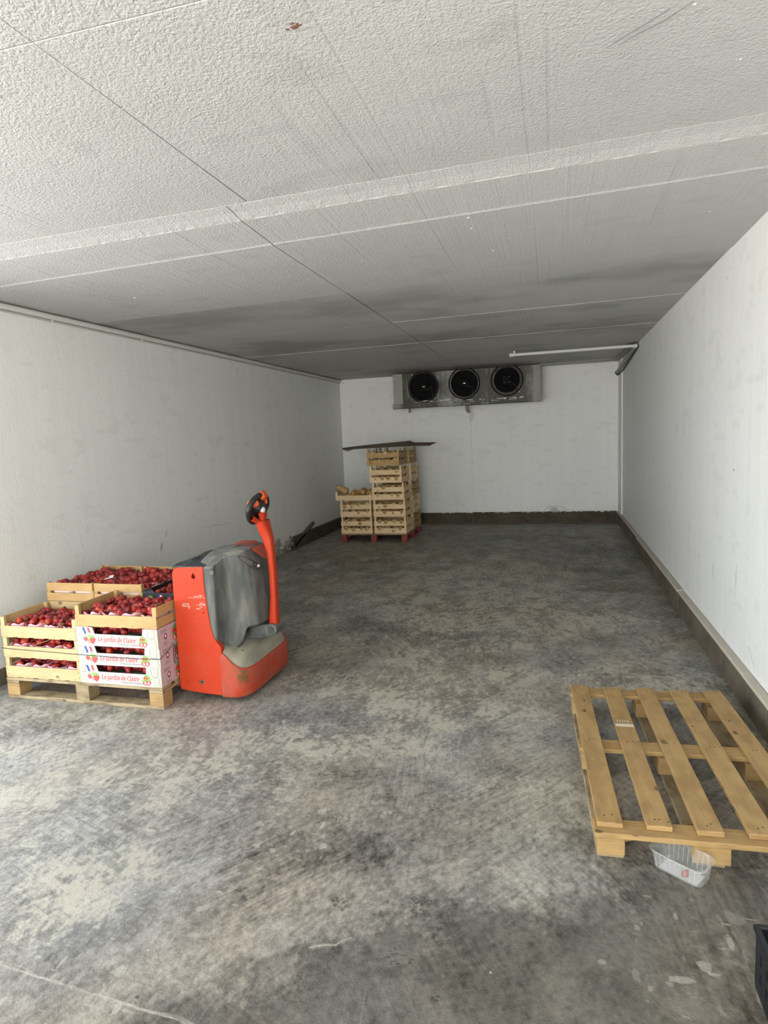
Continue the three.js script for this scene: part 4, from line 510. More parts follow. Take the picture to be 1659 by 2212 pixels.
  const lid = part('battery_lid', gridSurface(9, 9, (u, v) => { const x = lerp(-2.345, -2.115, u), z = lerp(ZC + HW - 0.002, ZC - HW + 0.002, v), dome = 1 - (2 * v - 1) ** 2; return [x, 0.876 + 0.035 * dome * (0.4 + 0.6 * u) + 0.012 * (wv[(Math.round(u * 9) * 7 + Math.round(v * 9) * 3) % 60] - 0.3), z]; }, (u, v) => [u, v], true), flange, o); lid.material.side = THREE.DoubleSide;
  put('lid_rim', board(0.22, 0.012, 0.02, 0.004), darkGrey, o, -2.235, 0.876, ZC + HW - 0.012);
  put('lid_handle', board(0.06, 0.012, 0.02, 0.004), black, o, -2.27, 0.905, ZC + 0.2, 0.2, 0.4, 0.25);
  // motor cover: a narrow flange behind the panel's edge, then the rounded tower; uv 0..1
  const zt = (t) => ZC + HW * 0.985 * t, top = (t) => 0.872 + 0.085 * (1 - Math.abs(t) ** 2.2);
  const ctrl = (y) => { const xs = seamX(y) + 0.002, xf = lerp(-1.862, -1.905, clamp((y - 0.43) / 0.5)) - (y > 0.86 ? (y - 0.86) * 0.35 : 0), c0 = -2.056 - Math.max(0, 0.42 - y) * 0.1; return [[0, xf, 0], [0.14, xf - 0.003, 0.075], [0.28, xf - 0.018, 0.14], [0.42, xf - 0.052, 0.19], [0.54, xf - 0.1, 0.22], [0.66, lerp(xf - 0.1, c0, 0.7), 0.245], [0.76, c0 + 0.004, 0.285], [0.83, c0 - 0.006, 0.326], [0.86, c0 - 0.006, 0.345], [0.9, c0 - 0.012, 0.357], [1, xs, 0.364]]; };
  const col = (a, y) => { const C = ctrl(y), m = Math.min(1, Math.abs(a)), s = a < 0 ? -1 : 1; let k = 1; while (k < C.length - 1 && C[k][0] < m) k++; const p0 = C[Math.max(0, k - 2)], p1 = C[k - 1], p2 = C[k], p3 = C[Math.min(C.length - 1, k + 1)], t = (m - p1[0]) / (p2[0] - p1[0]); const h = (i) => { const d1 = (p2[i] - p0[i]) / (p2[0] - p0[0] || 1) * (p2[0] - p1[0]), d2 = (p3[i] - p1[i]) / (p3[0] - p1[0] || 1) * (p2[0] - p1[0]), t2 = t * t, t3 = t2 * t; return (2 * t3 - 3 * t2 + 1) * p1[i] + (t3 - 2 * t2 + t) * d1 + (-2 * t3 + 3 * t2) * p2[i] + (t3 - t2) * d2; }; return [h(1), ZC + s * (k === 1 && p0 === p1 ? lerp(p1[2], p2[2], t) : h(2))]; };
  const Y0 = 0.3, cv = gridSurface(84, 26, (u, v) => { const a = 1 - 2 * u, [x1, z1] = col(a, 0.7), t = clamp((z1 - ZC) / HW, -1, 1), yt = top(t), yb = lerp(0.437, Y0, sstep(0.44, 0.62, Math.abs(a))), w = Math.max(0, v * 1.08 - 0.08), y = lerp(yb, yt - 0.012, w); let [x, z] = col(a, Math.max(y, 0.44) * (Math.abs(a) < 0.5 ? 1 : 0) + (Math.abs(a) < 0.5 ? 0 : y)); if (v < 0.07) { x = lerp(x, -2.1, Math.abs(a) < 0.5 ? 0.85 : 0.05); z = ZC + (z - ZC) * 0.8; } void x1; return [x, y, z]; }, (u, v) => [u * 2, v], false);
  const cm = part('motor_cover', cv, cover, o); cm.material.side = THREE.DoubleSide;
  // its rounded top, sloping back to the battery
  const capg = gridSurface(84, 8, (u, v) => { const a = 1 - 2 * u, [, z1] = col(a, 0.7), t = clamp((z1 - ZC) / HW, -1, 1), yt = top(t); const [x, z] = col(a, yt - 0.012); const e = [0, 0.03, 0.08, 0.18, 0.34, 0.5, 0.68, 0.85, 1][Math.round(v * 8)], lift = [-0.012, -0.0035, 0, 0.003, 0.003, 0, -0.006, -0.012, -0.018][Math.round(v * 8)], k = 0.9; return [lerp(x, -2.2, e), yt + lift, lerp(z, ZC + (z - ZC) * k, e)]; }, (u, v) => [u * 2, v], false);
  const litCapM = std({ map: greyPlastic([0.1, 0.1, 0.095], 0.7, [0.27, 0.265, 0.23]), roughness: 0.7, side: THREE.DoubleSide }); part('cover_top', capg, litCapM, cm);  // cap colour is lighter than the cover, painting in the light on top
  put('cover_base', board(0.2, 0.16, 0.5, 0.03), flange, o, -2.13, 0.37, ZC);
  // red hood patch on top with a key slot, dark far cheek, and the sunk display on the near side
  const onTower = (a, y, off) => { const [x, z] = col(a, y), [xa, za] = col(a + 0.02, y), nx = -(za - z), nz = xa - x, l = Math.hypot(nx, nz) || 1; const s = nx / l > 0 ? 1 : -1; return [x + (s * nx / l) * off, y, z + (s * nz / l) * off]; };
  const patch = (a0, a1, y0f, y1f, off, n = 10, m = 8) => gridSurface(n, m, (u, v) => { const a = lerp(a0, a1, u); const y = lerp(y0f(u), y1f(u), v); return onTower(a, y, off); }, null, false);
  const hood = part('red_hood', patch(0.14, -0.24, (u) => 0.93 - 0.12 * Math.sin(Math.PI * Math.min(1, u * 1.0)) * (0.3 + 0.7 * u), (u) => top(0.3 - 0.5 * u) - 0.014, 0.006), std({ map: redMap(0, 0.62), roughness: 0.6, side: THREE.DoubleSide }), cm);
  part('hood_top', gridSurface(10, 6, (u, v) => { const a = lerp(0.14, -0.24, u), t = clamp((col(a, 0.7)[1] - ZC) / HW, -1, 1), y = top(t), [x, z] = onTower(a, y - 0.014, 0.006).filter((_, k) => k !== 1); return [lerp(x, x - 0.14, v), y - 0.014 + 0.028 * Math.min(1, v * 2.4), z]; }, null, false), hood.material, cm);
  put('key_slot', board(0.06, 0.008, 0.014, 0.002), black, cm, -1.985, 0.968, ZC + 0.06, 0, 0.35, 0.05);
  const bez = part('display_bezel', patch(0.42, 0.08, (u) => 0.898 - 0.03 * Math.sin(Math.PI * u) - 0.105 * u, (u) => 0.918 + 0.022 * Math.sin(Math.PI * u) - 0.105 * u, 0.005), darkGrey, cm); bez.material.side = THREE.DoubleSide;
  part('display_recess', patch(0.4, 0.24, (u) => 0.893 - 0.014 * Math.sin(Math.PI * u) - 0.05 * u, (u) => 0.91 + 0.012 * Math.sin(Math.PI * u) - 0.05 * u, 0.009), std({ color: lin(0.1, 0.092, 0.08), roughness: 0.35, side: THREE.DoubleSide }), cm);
  { const [x, y, z] = onTower(0.15, 0.828, 0.014); put('key_switch', new THREE.CylinderGeometry(0.009, 0.009, 0.01, 12), chrome, cm, x, y, z, 0.6, 0, -0.9); const [x2, y2, z2] = onTower(0.2, 0.842, 0.008); put('key_recess', new THREE.SphereGeometry(0.014, 10, 8), black, cm, x2, y2, z2); const q = onTower(0.33, 0.886, 0.011); put('gauge', new THREE.TorusGeometry(0.011, 0.002, 6, 16), steel, cm, q[0], q[1], q[2], 0, 0.9, 0); }
  { const [x, y, z] = onTower(0.9, 0.84, 0.004); put('screw', new THREE.TorusGeometry(0.008, 0.0022, 6, 14), dull, cm, x, y, z, 0, 0.2, 0); }
  // apron and bumper skirt round the tail
  const NOSE = -1.868, plan = (s) => { const a = s * Math.PI / 2, c = Math.cos(a), n = Math.sign(a) * Math.pow(Math.abs(Math.sin(a)), 0.42), m = Math.pow(Math.max(0, c), 0.55); return [-2.052 + (NOSE + 2.052) * m, ZC + HW * n]; };
  const rim = (s) => { const [x] = plan(s); const t = clamp((x + 2.052) / (NOSE + 2.052)); return lerp(0.335, 0.21, Math.pow(sstep(0, 0.92, t), 0.75)); };
  const arcT = (() => { const t = [[0, 1]]; let L = 0, p = plan(1); for (let k = 1; k <= 600; k++) { const s = 1 - k / 300, q = plan(s); L += Math.hypot(q[0] - p[0], q[1] - p[1]); t.push([L, s]); p = q; } return t.map(([l, s]) => [l / L, s]); })();
  const SP2 = (u) => { let k = 1; while (k < arcT.length - 1 && arcT[k][0] < u) k++; const [a0, s0] = arcT[k - 1], [a1, s1] = arcT[k]; return lerp(s0, s1, clamp((u - a0) / (a1 - a0 || 1))); };
  part('bumper_skirt', gridSurface(64, 9, (u, v) => { const s = SP2(u), [x, z] = plan(s), y1 = rim(s), prof = [[-0.012, 0.028], [0, 0.04], [0.003, 0.3], [0.003, 0.6], [0, 0.9], [-0.004, 0.97], [-0.011, 1.0], [-0.018, 0.985], [-0.02, 0.94], [-0.02, 0.9]][Math.round(v * 9)], y = prof[1] < 0.05 ? prof[1] : lerp(0.03, y1, prof[1]); const dx = x + 2.2, dz = (z - ZC), l = Math.hypot(dx, dz); return [x + (dx / l) * prof[0], y, z + (dz / l) * prof[0]]; }, (u, v) => [u, v], false), skirtMat, o);
  skirtMat.side = THREE.DoubleSide;
  part('apron', gridSurface(64, 12, (u, v) => { const s = SP2(u), [x, z] = plan(s), y1 = rim(s) - 0.004, e = v; const xi = -2.07 + (x + 2.07) * 0.12, zi = ZC + (z - ZC) * 0.55; const k = 0.985 - 0.985 * e; const px = lerp(xi, x - 0.012 * Math.sign(x + 2.1), 1 - e), pz = lerp(zi, ZC + (z - ZC) * 0.972, 1 - e); const y = lerp(y1, 0.345, Math.pow(e, 0.7)) + 0.03 * Math.sin(e * Math.PI) * k; return [px, y, pz]; }, (u, v) => [u * 2, v * 0.6], false), apronMat, o); apronMat.side = THREE.DoubleSide;
  { const g = o.children[o.children.length - 1].geometry, p = g.attributes.position, uv = g.attributes.uv; for (let i = 0; i < p.count; i++) uv.setXY(i, p.getX(i) * 1.7, p.getZ(i) * 1.1); }
  { const m = put('apron_dent', new THREE.SphereGeometry(1, 12, 8), std({ color: lin(0.16, 0.14, 0.1), roughness: 0.9 }), o, -1.968, 0.297, ZC + 0.23); m.scale.set(0.014, 0.005, 0.012); }
  put('undertray', board(0.46, 0.1, HW * 2 - 0.16, 0.03), black, o, -2.14, 0.11, ZC);
  put('drive_wheel', new THREE.CylinderGeometry(0.105, 0.105, 0.07, 24), black, o, -2.1, 0.105, ZC, Math.PI / 2, 0, 0); for (const s of [1, -1]) put('castor_wheel', new THREE.CylinderGeometry(0.045, 0.045, 0.04, 18), black, o, -2.02, 0.045, ZC + s * 0.26, Math.PI / 2, 0, 0);
  // forks in the pallet
  const forkShape = new THREE.Shape(); forkShape.moveTo(-2.35, 0.032); forkShape.lineTo(-2.35, 0.088); forkShape.lineTo(-3.4, 0.088); forkShape.quadraticCurveTo(-3.5, 0.085, -3.52, 0.055); forkShape.lineTo(-3.5, 0.032); forkShape.closePath();
  const fg = new THREE.ExtrudeGeometry(forkShape, { depth: 0.12, bevelEnabled: true, bevelSize: 0.003, bevelThickness: 0.004, bevelSegments: 1 }); put('fork', fg, redSkirt, o, 0, 0, -3.69); put('fork', fg, redSkirt, o, 0, 0, -4.11);
  put('fork_heel', board(0.07, 0.07, 0.1, 0.01), redSkirt, o, -2.36, 0.09, ZC + 0.2); put('fork_heel', board(0.07, 0.07, 0.1, 0.01), redSkirt, o, -2.36, 0.09, ZC - 0.24);
  // tiller: pivot arm, bent shaft, fork-shaped head with loop handle
  const armS = new THREE.Shape(); armS.moveTo(-2.12, 0.318); armS.quadraticCurveTo(-1.97, 0.315, -1.86, 0.342); armS.absarc(-1.838, 0.384, 0.036, -0.9, 1.75, false); armS.quadraticCurveTo(-1.98, 0.405, -2.12, 0.402); armS.closePath();
  const ag = new THREE.ExtrudeGeometry(armS, { depth: 0.1, bevelEnabled: true, bevelSize: 0.005, bevelThickness: 0.006, bevelSegments: 2, curveSegments: 8 }); { const p = ag.attributes.position, uv = ag.attributes.uv; for (let i = 0; i < p.count; i++) uv.setXY(i, p.getX(i) * 2, p.getY(i) * 4); }
  const arm = put('pivot_arm', ag, std({ map: greyPlastic([0.045, 0.05, 0.052], 0.7, [0.22, 0.21, 0.18]), roughness: 0.6 }), o, 0, 0, ZC - 0.05); put('pivot_pin', new THREE.CylinderGeometry(0.022, 0.022, 0.125, 18), darkGrey, arm, -1.838, 0.384, 0.05, Math.PI / 2, 0, 0);
  const shaft = [[-1.838, 0.385, 0.03, 0.03], [-1.836, 0.44, 0.03, 0.034], [-1.824, 0.6, 0.022, 0.03], [-1.822, 0.76, 0.0215, 0.029], [-1.828, 0.9, 0.023, 0.03], [-1.842, 1.0, 0.033, 0.034], [-1.858, 1.045, 0.038, 0.042], [-1.868, 1.09, 0.036, 0.055], [-1.87, 1.12, 0.028, 0.064]];
  const sec = (k) => { const n = shaft.length - 1, f = k * n, i = Math.min(n - 1, Math.floor(f)), t = f - i; return [0, 1, 2, 3].map((c) => lerp(shaft[i][c], shaft[i + 1][c], t)); };
  const tl = part('tiller_shaft', gridSurface(40, 20, (u, v) => { const [x, y, rx, rz] = sec(u), th = v * 2 * Math.PI, c = Math.cos(th), s = Math.sin(th), q = Math.pow(Math.abs(c) ** 4 + Math.abs(s) ** 4, -0.25); return [x + c * q * rx, y, ZC + s * q * rz]; }, (u, v) => [v, u * 3], true), redTiller, o); redTiller.side = THREE.DoubleSide;
  const HX = -1.885, HY = 1.19;
  const loop = []; for (let k = 0; k < 40; k++) { const a = (k / 40) * Math.PI * 2; loop.push([HX - 0.02 + 0.03 * Math.sin(a), HY + 0.01 + 0.09 * Math.sin(a), ZC + 0.135 * Math.cos(a) * (1 - 0.25 * Math.max(0, -Math.sin(a)))]); }
  const lg = tube(loop, 0.0185, 80, 10, true); lg.scale(1, 1, 1); part('handle_loop', lg, black, o);
  for (const s of [1, -1]) part('head_fork', tube([[HX + 0.01, 1.1, ZC + s * 0.02], [HX - 0.006, 1.125, ZC + s * 0.06], [HX - 0.018, 1.15, ZC + s * 0.1]], 0.018, 16, 8), redTiller, o);
  put('head_plate', board(0.036, 0.1, 0.06, 0.012), redTiller, o, HX + 0.012, 1.13, ZC, 0, 0, 0.1);
  put('head_tip', new THREE.SphereGeometry(0.02, 12, 10), chrome, o, HX + 0.016, 1.19, ZC).scale.set(0.9, 1.1, 1.2);
  { const sh = new THREE.Shape(); sh.absellipse(0, 0, 0.125, 0.088, 0, Math.PI * 2, false, 0); const g = new THREE.ExtrudeGeometry(sh, { depth: 0.014, bevelEnabled: true, bevelSize: 0.004, bevelThickness: 0.004, bevelSegments: 2, curveSegments: 20 }); g.rotateY(Math.PI / 2); g.rotateZ(-0.3); put('head_shell', g, black, o, HX - 0.034, HY + 0.008, ZC); }
  put('control_housing', board(0.05, 0.09, 0.13, 0.016), black, o, HX - 0.01, 1.225, ZC, 0, 0, 0.25);
  for (const s of [1, -1]) { const wgs = put('butterfly_switch', board(0.07, 0.06, 0.03, 0.012), orange, o, HX - 0.012, 1.24, ZC + s * 0.075, s * 0.3, s * 0.35, 0.3); void wgs; }
  put('belly_button', board(0.04, 0.06, 0.075, 0.014), orange, o, HX + 0.016, 1.285, ZC - 0.02, 0, 0, 0.3);
  part('silver_strip', tube([[HX - 0.03, 1.235, ZC + 0.12], [HX - 0.02, 1.262, ZC + 0.085], [HX - 0.012, 1.28, ZC + 0.04]], 0.0035, 14, 6), chrome, o);
  void tl;
}
// ---------------------------------------------------------------- squash crates on a red-footed pallet by the back corner
{
  const PX0 = -3.265, PX1 = -2.19, PZ0 = -9.38, PZ1 = -10.48, o = thing('wooden_pallet', 'pallet with red painted feet carrying the tall squash crates in the far corner', 'pallet', [(PX0 + PX1) / 2, 0, (PZ0 + PZ1) / 2]);
  const redFoot = std({ color: lin(0.24, 0.045, 0.04), roughness: 0.7, bumpMap: woodBump, bumpScale: 0.001 }), w = PX1 - PX0, d = PZ0 - PZ1;
  for (let k = 0; k < 6; k++) palletBoard(o, 'deck_board', w, 0.018, 0.11, OLD, k, 0, 0.12, d / 2 - 0.06 - k * (d - 0.12) / 5, 0);
  for (const x of [-w / 2 + 0.045, 0, w / 2 - 0.045]) { for (const z of [d / 2 - 0.05, 0, -d / 2 + 0.05]) put('red_foot', board(0.09, 0.111, 0.1, 0.004), redFoot, o, x, 0.0555, z); put('runner_board', board(d - 0.22, 0.02, 0.08, 0.003), redFoot, o, x, 0.011, 0, ...VY); }
  const CW = 0.515, CH = 0.264, CD = 0.545, g = { f: [0, 1, 2].map((k) => board(CW, 0.074, 0.007, 0.0015, k * 0.31, k * 0.2)), fl: [0, 1, 2].map((k) => board(CW, 0.086, 0.007, 0.0015, k * 0.21 + 0.1, k * 0.17)), s: [0, 1, 2].map((k) => board(CD - 0.014, 0.074, 0.007, 0.0015, k * 0.4, k * 0.3)), sl: [0, 1, 2].map((k) => board(CD - 0.014, 0.086, 0.007, 0.0015, k * 0.27, k * 0.1)), post: board(CH, 0.028, 0.024, 0.002), bot: board(CD - 0.02, 0.006, 0.092, 0.001), mid: board(CH - 0.02, 0.034, 0.006, 0.001) };
  const mk = (label, seed, mats) => {
    const R = rng(seed), c = thing('tall_crate', label, 'crate', [0, 0, 0], 0, 'tall slatted squash crates'), p = (a) => a[Math.floor(R() * a.length)];
    for (const s of [1, -1]) { put('side_lath', p(g.fl), p(mats), c, 0, 0.044, s * (CD / 2 - 0.0035)); put('side_lath', p(g.f), p(mats), c, 0, 0.161, s * (CD / 2 - 0.0035)); }
    for (const s of [1, -1]) { put('end_slat', p(g.sl), p(mats), c, s * (CW / 2 - 0.004), 0.044, 0, ...VY); put('end_slat', p(g.s), p(mats), c, s * (CW / 2 - 0.004), 0.161, 0, ...VY); for (const q of [-0.12, 0.12]) { const m = put('upright_lath', g.mid, p(mats), c, s * (CW / 2 - 0.011), CH / 2, q, 0, 0, Math.PI / 2); m.rotation.set(0, Math.PI / 2, Math.PI / 2, 'YXZ'); } }
    for (const sx of [1, -1]) for (const sz of [1, -1]) put('corner_post', g.post, p(mats), c, sx * (CW / 2 - 0.02), CH / 2, sz * (CD / 2 - 0.02), 0, 0, Math.PI / 2);
    for (let k = 0; k < 5; k++) put('bottom_slat', g.bot, p(mats), c, -0.2 + k * 0.1, 0.004, 0, ...VY);
    return c;
  };
  const squashGeo = (() => { const pts = [[0, -0.062], [0.022, -0.06], [0.042, -0.048], [0.052, -0.028], [0.051, -0.006], [0.041, 0.014], [0.033, 0.034], [0.031, 0.06], [0.032, 0.085], [0.026, 0.1], [0.012, 0.107], [0.006, 0.109], [0, 0.109]].map((p) => new THREE.Vector2(...p)); return new THREE.LatheGeometry(pts, 14); })(), stemGeo = new THREE.CylinderGeometry(0.005, 0.008, 0.02, 7);
  const sq = [[0.58, 0.38, 0.17], [0.52, 0.31, 0.12], [0.64, 0.46, 0.24]].map((c) => std({ color: lin(...c), roughness: 0.5 })), stemM = std({ color: lin(0.2, 0.16, 0.07), roughness: 0.8 });
  const proto = sq.map((m) => { const s = new THREE.Mesh(squashGeo, m); shade(s); s.name = 'squash'; const st = new THREE.Mesh(stemGeo, stemM); shade(st); st.name = 'stem'; st.position.y = 0.117; s.add(st); return s; });
  const R = rng(2024);
  const squash = (x, y, z, e, s, label, group) => { const m = proto[Math.floor(R() * 3)].clone(); m.name = numbered('squash'); m.position.set(x, y, z); m.rotation.set(...e); m.scale.setScalar(s); tag(m, label, 'squash', group); scene.add(m); return m; };
  const level = ['bottom', 'second', 'third', 'fourth', 'top'], shiftR = [0, -0.004, -0.014, -0.042, -0.075], base = 0.131, zf = PZ0 - 0.004 - CD / 2, zr = zf - CD - 0.006;
  const fill = (c, what) => { const { x, y, z } = c.position; for (let k = 0; k < 8; k++) { const lay = k < 4 ? 0 : 1, n = k % 4; squash(x - 0.174 + n * 0.116 + (R() - 0.5) * 0.014, y + (lay ? 0.178 : 0.07) + (R() - 0.5) * 0.012, z + CD / 2 - 0.085 - 0.02 * R(), [(R() < 0.7 ? 1 : -1) * (1.5 + (R() - 0.5) * 0.5), 0, (R() - 0.5) * 0.35, 'YXZ'], 0.98 + 0.12 * R(), `tan butternut squash, ${['leftmost', 'second from left', 'third from left', 'rightmost'][n]} of the ${lay ? 'upper' : 'lower'} layer in the ${what}`, 'butternut squashes in the tall crates'); } };
  for (let k = 0; k < 5; k++) { const c = mk(`${level[k]} tall squash crate of the high front column${k === 4 ? ', directly under the cardboard' : ''}`, 2100 + k, k === 4 ? POP.concat(PAL) : PALE); c.position.set(PX1 - CW / 2 - 0.006 + shiftR[k], base + k * (CH + 0.001), zf); fill(c, `${level[k]} high crate`); }
  for (let k = 0; k < 2; k++) { const c = mk(`${level[k]} tall squash crate of the low front column next to the left wall`, 2110 + k, PALE); c.position.set(PX0 + CW / 2 + 0.008 - 0.004 * k, base + k * (CH + 0.001), zf); fill(c, `${level[k]} low-column crate`); }
  for (let k = 0; k < 5; k++) { const c = mk(`${level[k]} tall squash crate of the rear column, behind the high front column`, 2120 + k, k % 2 ? PALE : POP); c.position.set(PX1 - CW / 2 - 0.004 + shiftR[k] * 0.55 + 0.004, base + k * (CH + 0.001), zr); }
  // the low column's open crate on top, pushed out to the left
  const lowTop = makeCrate('wooden_crate', 'open low crate of squash on the low front column, pushed out to the left', 'low wooden squash crate', PALE, 2130); delete lowTop.userData.group; lowTop.position.set(-3.028, base + 2 * (CH + 0.001), PZ0 - 0.2);
  const open = [[-3.22, 0.795, -9.5, [0.2, 0.3, 0.9], 'butternut squash lying tilted at the left end of the open low crate'], [-3.03, 0.75, -9.46, [1.5, 0.2, 0.1], 'butternut squash in the middle of the open low crate, blossom end forward'], [-2.87, 0.76, -9.47, [1.4, -0.2, 0], 'large butternut squash right of the middle in the open low crate'], [-2.93, 0.765, -9.58, [1.2, 0.9, 0.3], 'butternut squash half hidden at the rear of the open low crate'], [-2.77, 0.75, -9.5, [1.5, 0.5, 0], 'butternut squash in the open low crate touching the high column']];
  for (const [x, y, z, e, l] of open) squash(x, y + 0.018, z, e, 1.2 + 0.08 * R(), l);
  // cardboard sheet with its flaps spread over the high column
  const cb = std({ map: (() => { const a = fbm(256, 256, 60, 60, 4, 2201), b = field(256, 256, 3, 40, 2202); return tex(256, 256, (i) => { const v = 0.19 + 0.05 * (a[i] - 0.5) + 0.02 * (b[i] - 0.5); return [v * 1.12, v * 0.86, v * 0.58]; }, true); })(), roughness: 0.9, side: THREE.DoubleSide });
  const topY = base + 5 * (CH + 0.001), sheetG = (q) => { const P = [], I = [], U = []; const T = 0.006; for (const dy of [T, 0]) for (const p of q) { P.push(p[0], p[1] + dy, p[2]); U.push(p[0], p[2]); } const n = q.length; for (let k = 1; k + 1 < n; k++) { I.push(0, k, k + 1); I.push(n, n + k + 1, n + k); } for (let k = 0; k < n; k++) { const m = (k + 1) % n; I.push(k, n + k, m, m, n + k, n + m); } const gg = new THREE.BufferGeometry(); gg.setAttribute('position', new THREE.Float32BufferAttribute(P, 3)); gg.setAttribute('uv', new THREE.Float32BufferAttribute(U, 2)); gg.setIndex(I); const ng = gg.toNonIndexed(); ng.computeVertexNormals(); return ng; };
  const cd = thing('cardboard_sheet', 'flattened brown cardboard box laid over the top crate of the squash stack', 'cardboard', [0, 0, 0]);
  part('centre_panel', sheetG([[-2.98, 1.459, -9.39], [-2.2, 1.473, -9.39], [-2.28, 1.545, -10.32], [-3.1, 1.5, -10.3]]), cb, cd);
  part('flap', sheetG([[-2.985, 1.459, -9.4], [-3.1, 1.499, -10.29], [-3.42, 1.472, -10.1], [-3.21, 1.462, -9.5], [-3.1, 1.43, -9.41]]), cb, cd);
  part('flap', sheetG([[-2.2, 1.473, -9.42], [-2.27, 1.54, -10.28], [-2.2, 1.515, -10.2], [-2.14, 1.466, -9.7]]), cb, cd);
  part('flap', sheetG([[-2.145, 1.466, -9.72], [-1.87, 1.463, -9.8], [-1.82, 1.505, -10.15], [-2.2, 1.515, -10.2]]), cb, cd);
}
// ---------------------------------------------------------------- the cooler: three fans under the ceiling
{
  const X0 = -2.69, X1 = -0.18, Y0 = 2.185, Y1 = 2.708, ZF0 = -10.9, o = thing('fan_cooler', 'grimy metal cold-room cooler with three black fans under the ceiling at the far wall', 'cooler', [0, 0, 0]);
  const W = 1024, H = 256, a = fbm(W, H, 110, 120, 5, 2301), b = fbm(W, H, 18, 140, 4, 2302), c = field(W, H, 4, 4, 2303);
  const grime = tex(W, H, (i, x, y) => { const u = x / W, v = y / H; const fans = Math.max(...[0.215, 0.498, 0.78].map((f) => Math.exp(-(((u - f) / 0.13) ** 2)))); const ends = Math.max(sstep(0.065, 0.02, u), sstep(0.9, 0.97, u)); const d = clamp(sstep(0.28, 0.7, a[i] * 0.6 + b[i] * 0.4 + 0.22 * fans - 0.24 * ends)); const clean = 0.27 + 0.06 * (c[i] - 0.5); return [lerp(clean, 0.062, d), lerp(clean * 0.985, 0.055, d), lerp(clean * 0.95, 0.042, d)]; }, true);
  const metal = std({ map: grime, roughness: 0.55, metalness: 0.15, bumpMap: again(M.plasterBump, 2, 0.5), bumpScale: 0.001 }), plain = std({ color: lin(0.24, 0.23, 0.2), roughness: 0.5, metalness: 0.2 }), black = std({ color: lin(0.003, 0.003, 0.0035), roughness: 0.9 }), wire = std({ color: lin(0.008, 0.008, 0.008), roughness: 0.9 }), bright = std({ color: lin(0.85, 0.85, 0.82), roughness: 0.15, metalness: 1 }), peel = std({ color: lin(0.6, 0.58, 0.54), roughness: 0.8 });
  const s = new THREE.Shape(); s.moveTo(X0, Y0); s.lineTo(X1, Y0); s.lineTo(X1, Y1); s.lineTo(X0, Y1); s.closePath();
  const fans = [[-2.15, 2.462], [-1.443, 2.478], [-0.728, 2.492]], FR = 0.265;
  for (const [x, y] of fans) { const h = new THREE.Path(); h.absarc(x, y, FR > Y1 - y ? Math.min(FR, Y1 - y - 0.004) : FR, 0, Math.PI * 2, true); s.holes.push(h); }
  const fg = new THREE.ExtrudeGeometry(s, { depth: 0.012, bevelEnabled: false, curveSegments: 40 }); { const p = fg.attributes.position, uv = fg.attributes.uv; for (let i = 0; i < p.count; i++) uv.setXY(i, (p.getX(i) - X0) / (X1 - X0), (p.getY(i) - Y0) / (Y1 - Y0)); }
  put('front_plate', fg, metal, o, 0, 0, ZF0 - 0.012);
  const D = 0.46; put('top_plate', board(X1 - X0, 0.008, D, 0.002), plain, o, (X0 + X1) / 2, Y1 - 0.004, ZF0 - 0.012 - D / 2); put('rear_coil', board(X1 - X0 - 0.02, Y1 - Y0 - 0.02, 0.06, 0.003), black, o, (X0 + X1) / 2, (Y0 + Y1) / 2, ZF0 - D + 0.05);
  for (const x of [X0 + 0.006, X1 - 0.006]) put('end_cover', board(0.012, Y1 - Y0, D, 0.003), plain, o, x, (Y0 + Y1) / 2, ZF0 - 0.012 - D / 2);
  put('end_plate', board(0.16, Y1 - Y0 - 0.004, 0.006, 0.002), std({ color: lin(0.33, 0.32, 0.29), roughness: 0.5, metalness: 0.1, bumpMap: again(M.plasterBump, 1, 1), bumpScale: 0.003 }), o, X0 + 0.085, (Y0 + Y1) / 2, ZF0 + 0.003); put('end_plate', board(0.006, Y1 - Y0, 0.02, 0.002), plain, o, X0 + 0.168, (Y0 + Y1) / 2, ZF0 + 0.006);
  const bladeG = (() => { const g = gridSurface(6, 6, (u, v) => { const r = 0.06 + 0.17 * u, t = (v - 0.5) * (0.9 - 0.2 * u) + 0.35 * u; return [Math.cos(t) * r, Math.sin(t) * r, (v - 0.5) * 0.07 * (1 - 0.3 * u)]; }); return g; })(); const bladeM = std({ color: lin(0.0025, 0.0025, 0.003), roughness: 1, side: THREE.DoubleSide });
  fans.forEach(([x, y], n) => {
    const f = new THREE.Group(); f.name = 'fan'; f.position.set(x, y, ZF0); o.add(f);
    put('shroud', new THREE.CylinderGeometry(0.262, 0.255, 0.2, 40, 1, true), std({ color: lin(0.003, 0.003, 0.003), roughness: 0.95, side: THREE.DoubleSide }), f, 0, 0, -0.1, Math.PI / 2, 0, 0);
    const dk = new THREE.CircleGeometry(0.255, 40); put('fan_well', dk, black, f, 0, 0, -0.19);
    for (let k = 0; k < 6; k++) put('blade', bladeG, bladeM, f, 0, 0, -0.09, 0, 0, (k / 6) * 6.283 + n);
    put('hub', new THREE.CylinderGeometry(0.06, 0.07, 0.1, 20), black, f, 0, 0, -0.05, Math.PI / 2, 0, 0);
    const rings = []; for (let k = 0; k < 13; k++) { const r = 0.05 + k * 0.018, g = new THREE.TorusGeometry(r, 0.0018, 4, 40); g.translate(0, 0, 0.035 * (1 - (r / 0.27) ** 2)); rings.push(g); } for (let k = 0; k < 4; k++) { const t = (k / 4) * 6.283 + 0.785, g = new THREE.CylinderGeometry(0.003, 0.003, 0.22, 5); g.rotateZ(t + Math.PI / 2); g.translate(Math.cos(t) * 0.155, Math.sin(t) * 0.155, 0.012); rings.push(g.toNonIndexed()); }
    part('wire_guard', mergeGeometries(rings.map((g) => (g.index ? g.toNonIndexed() : g))), wire, f);
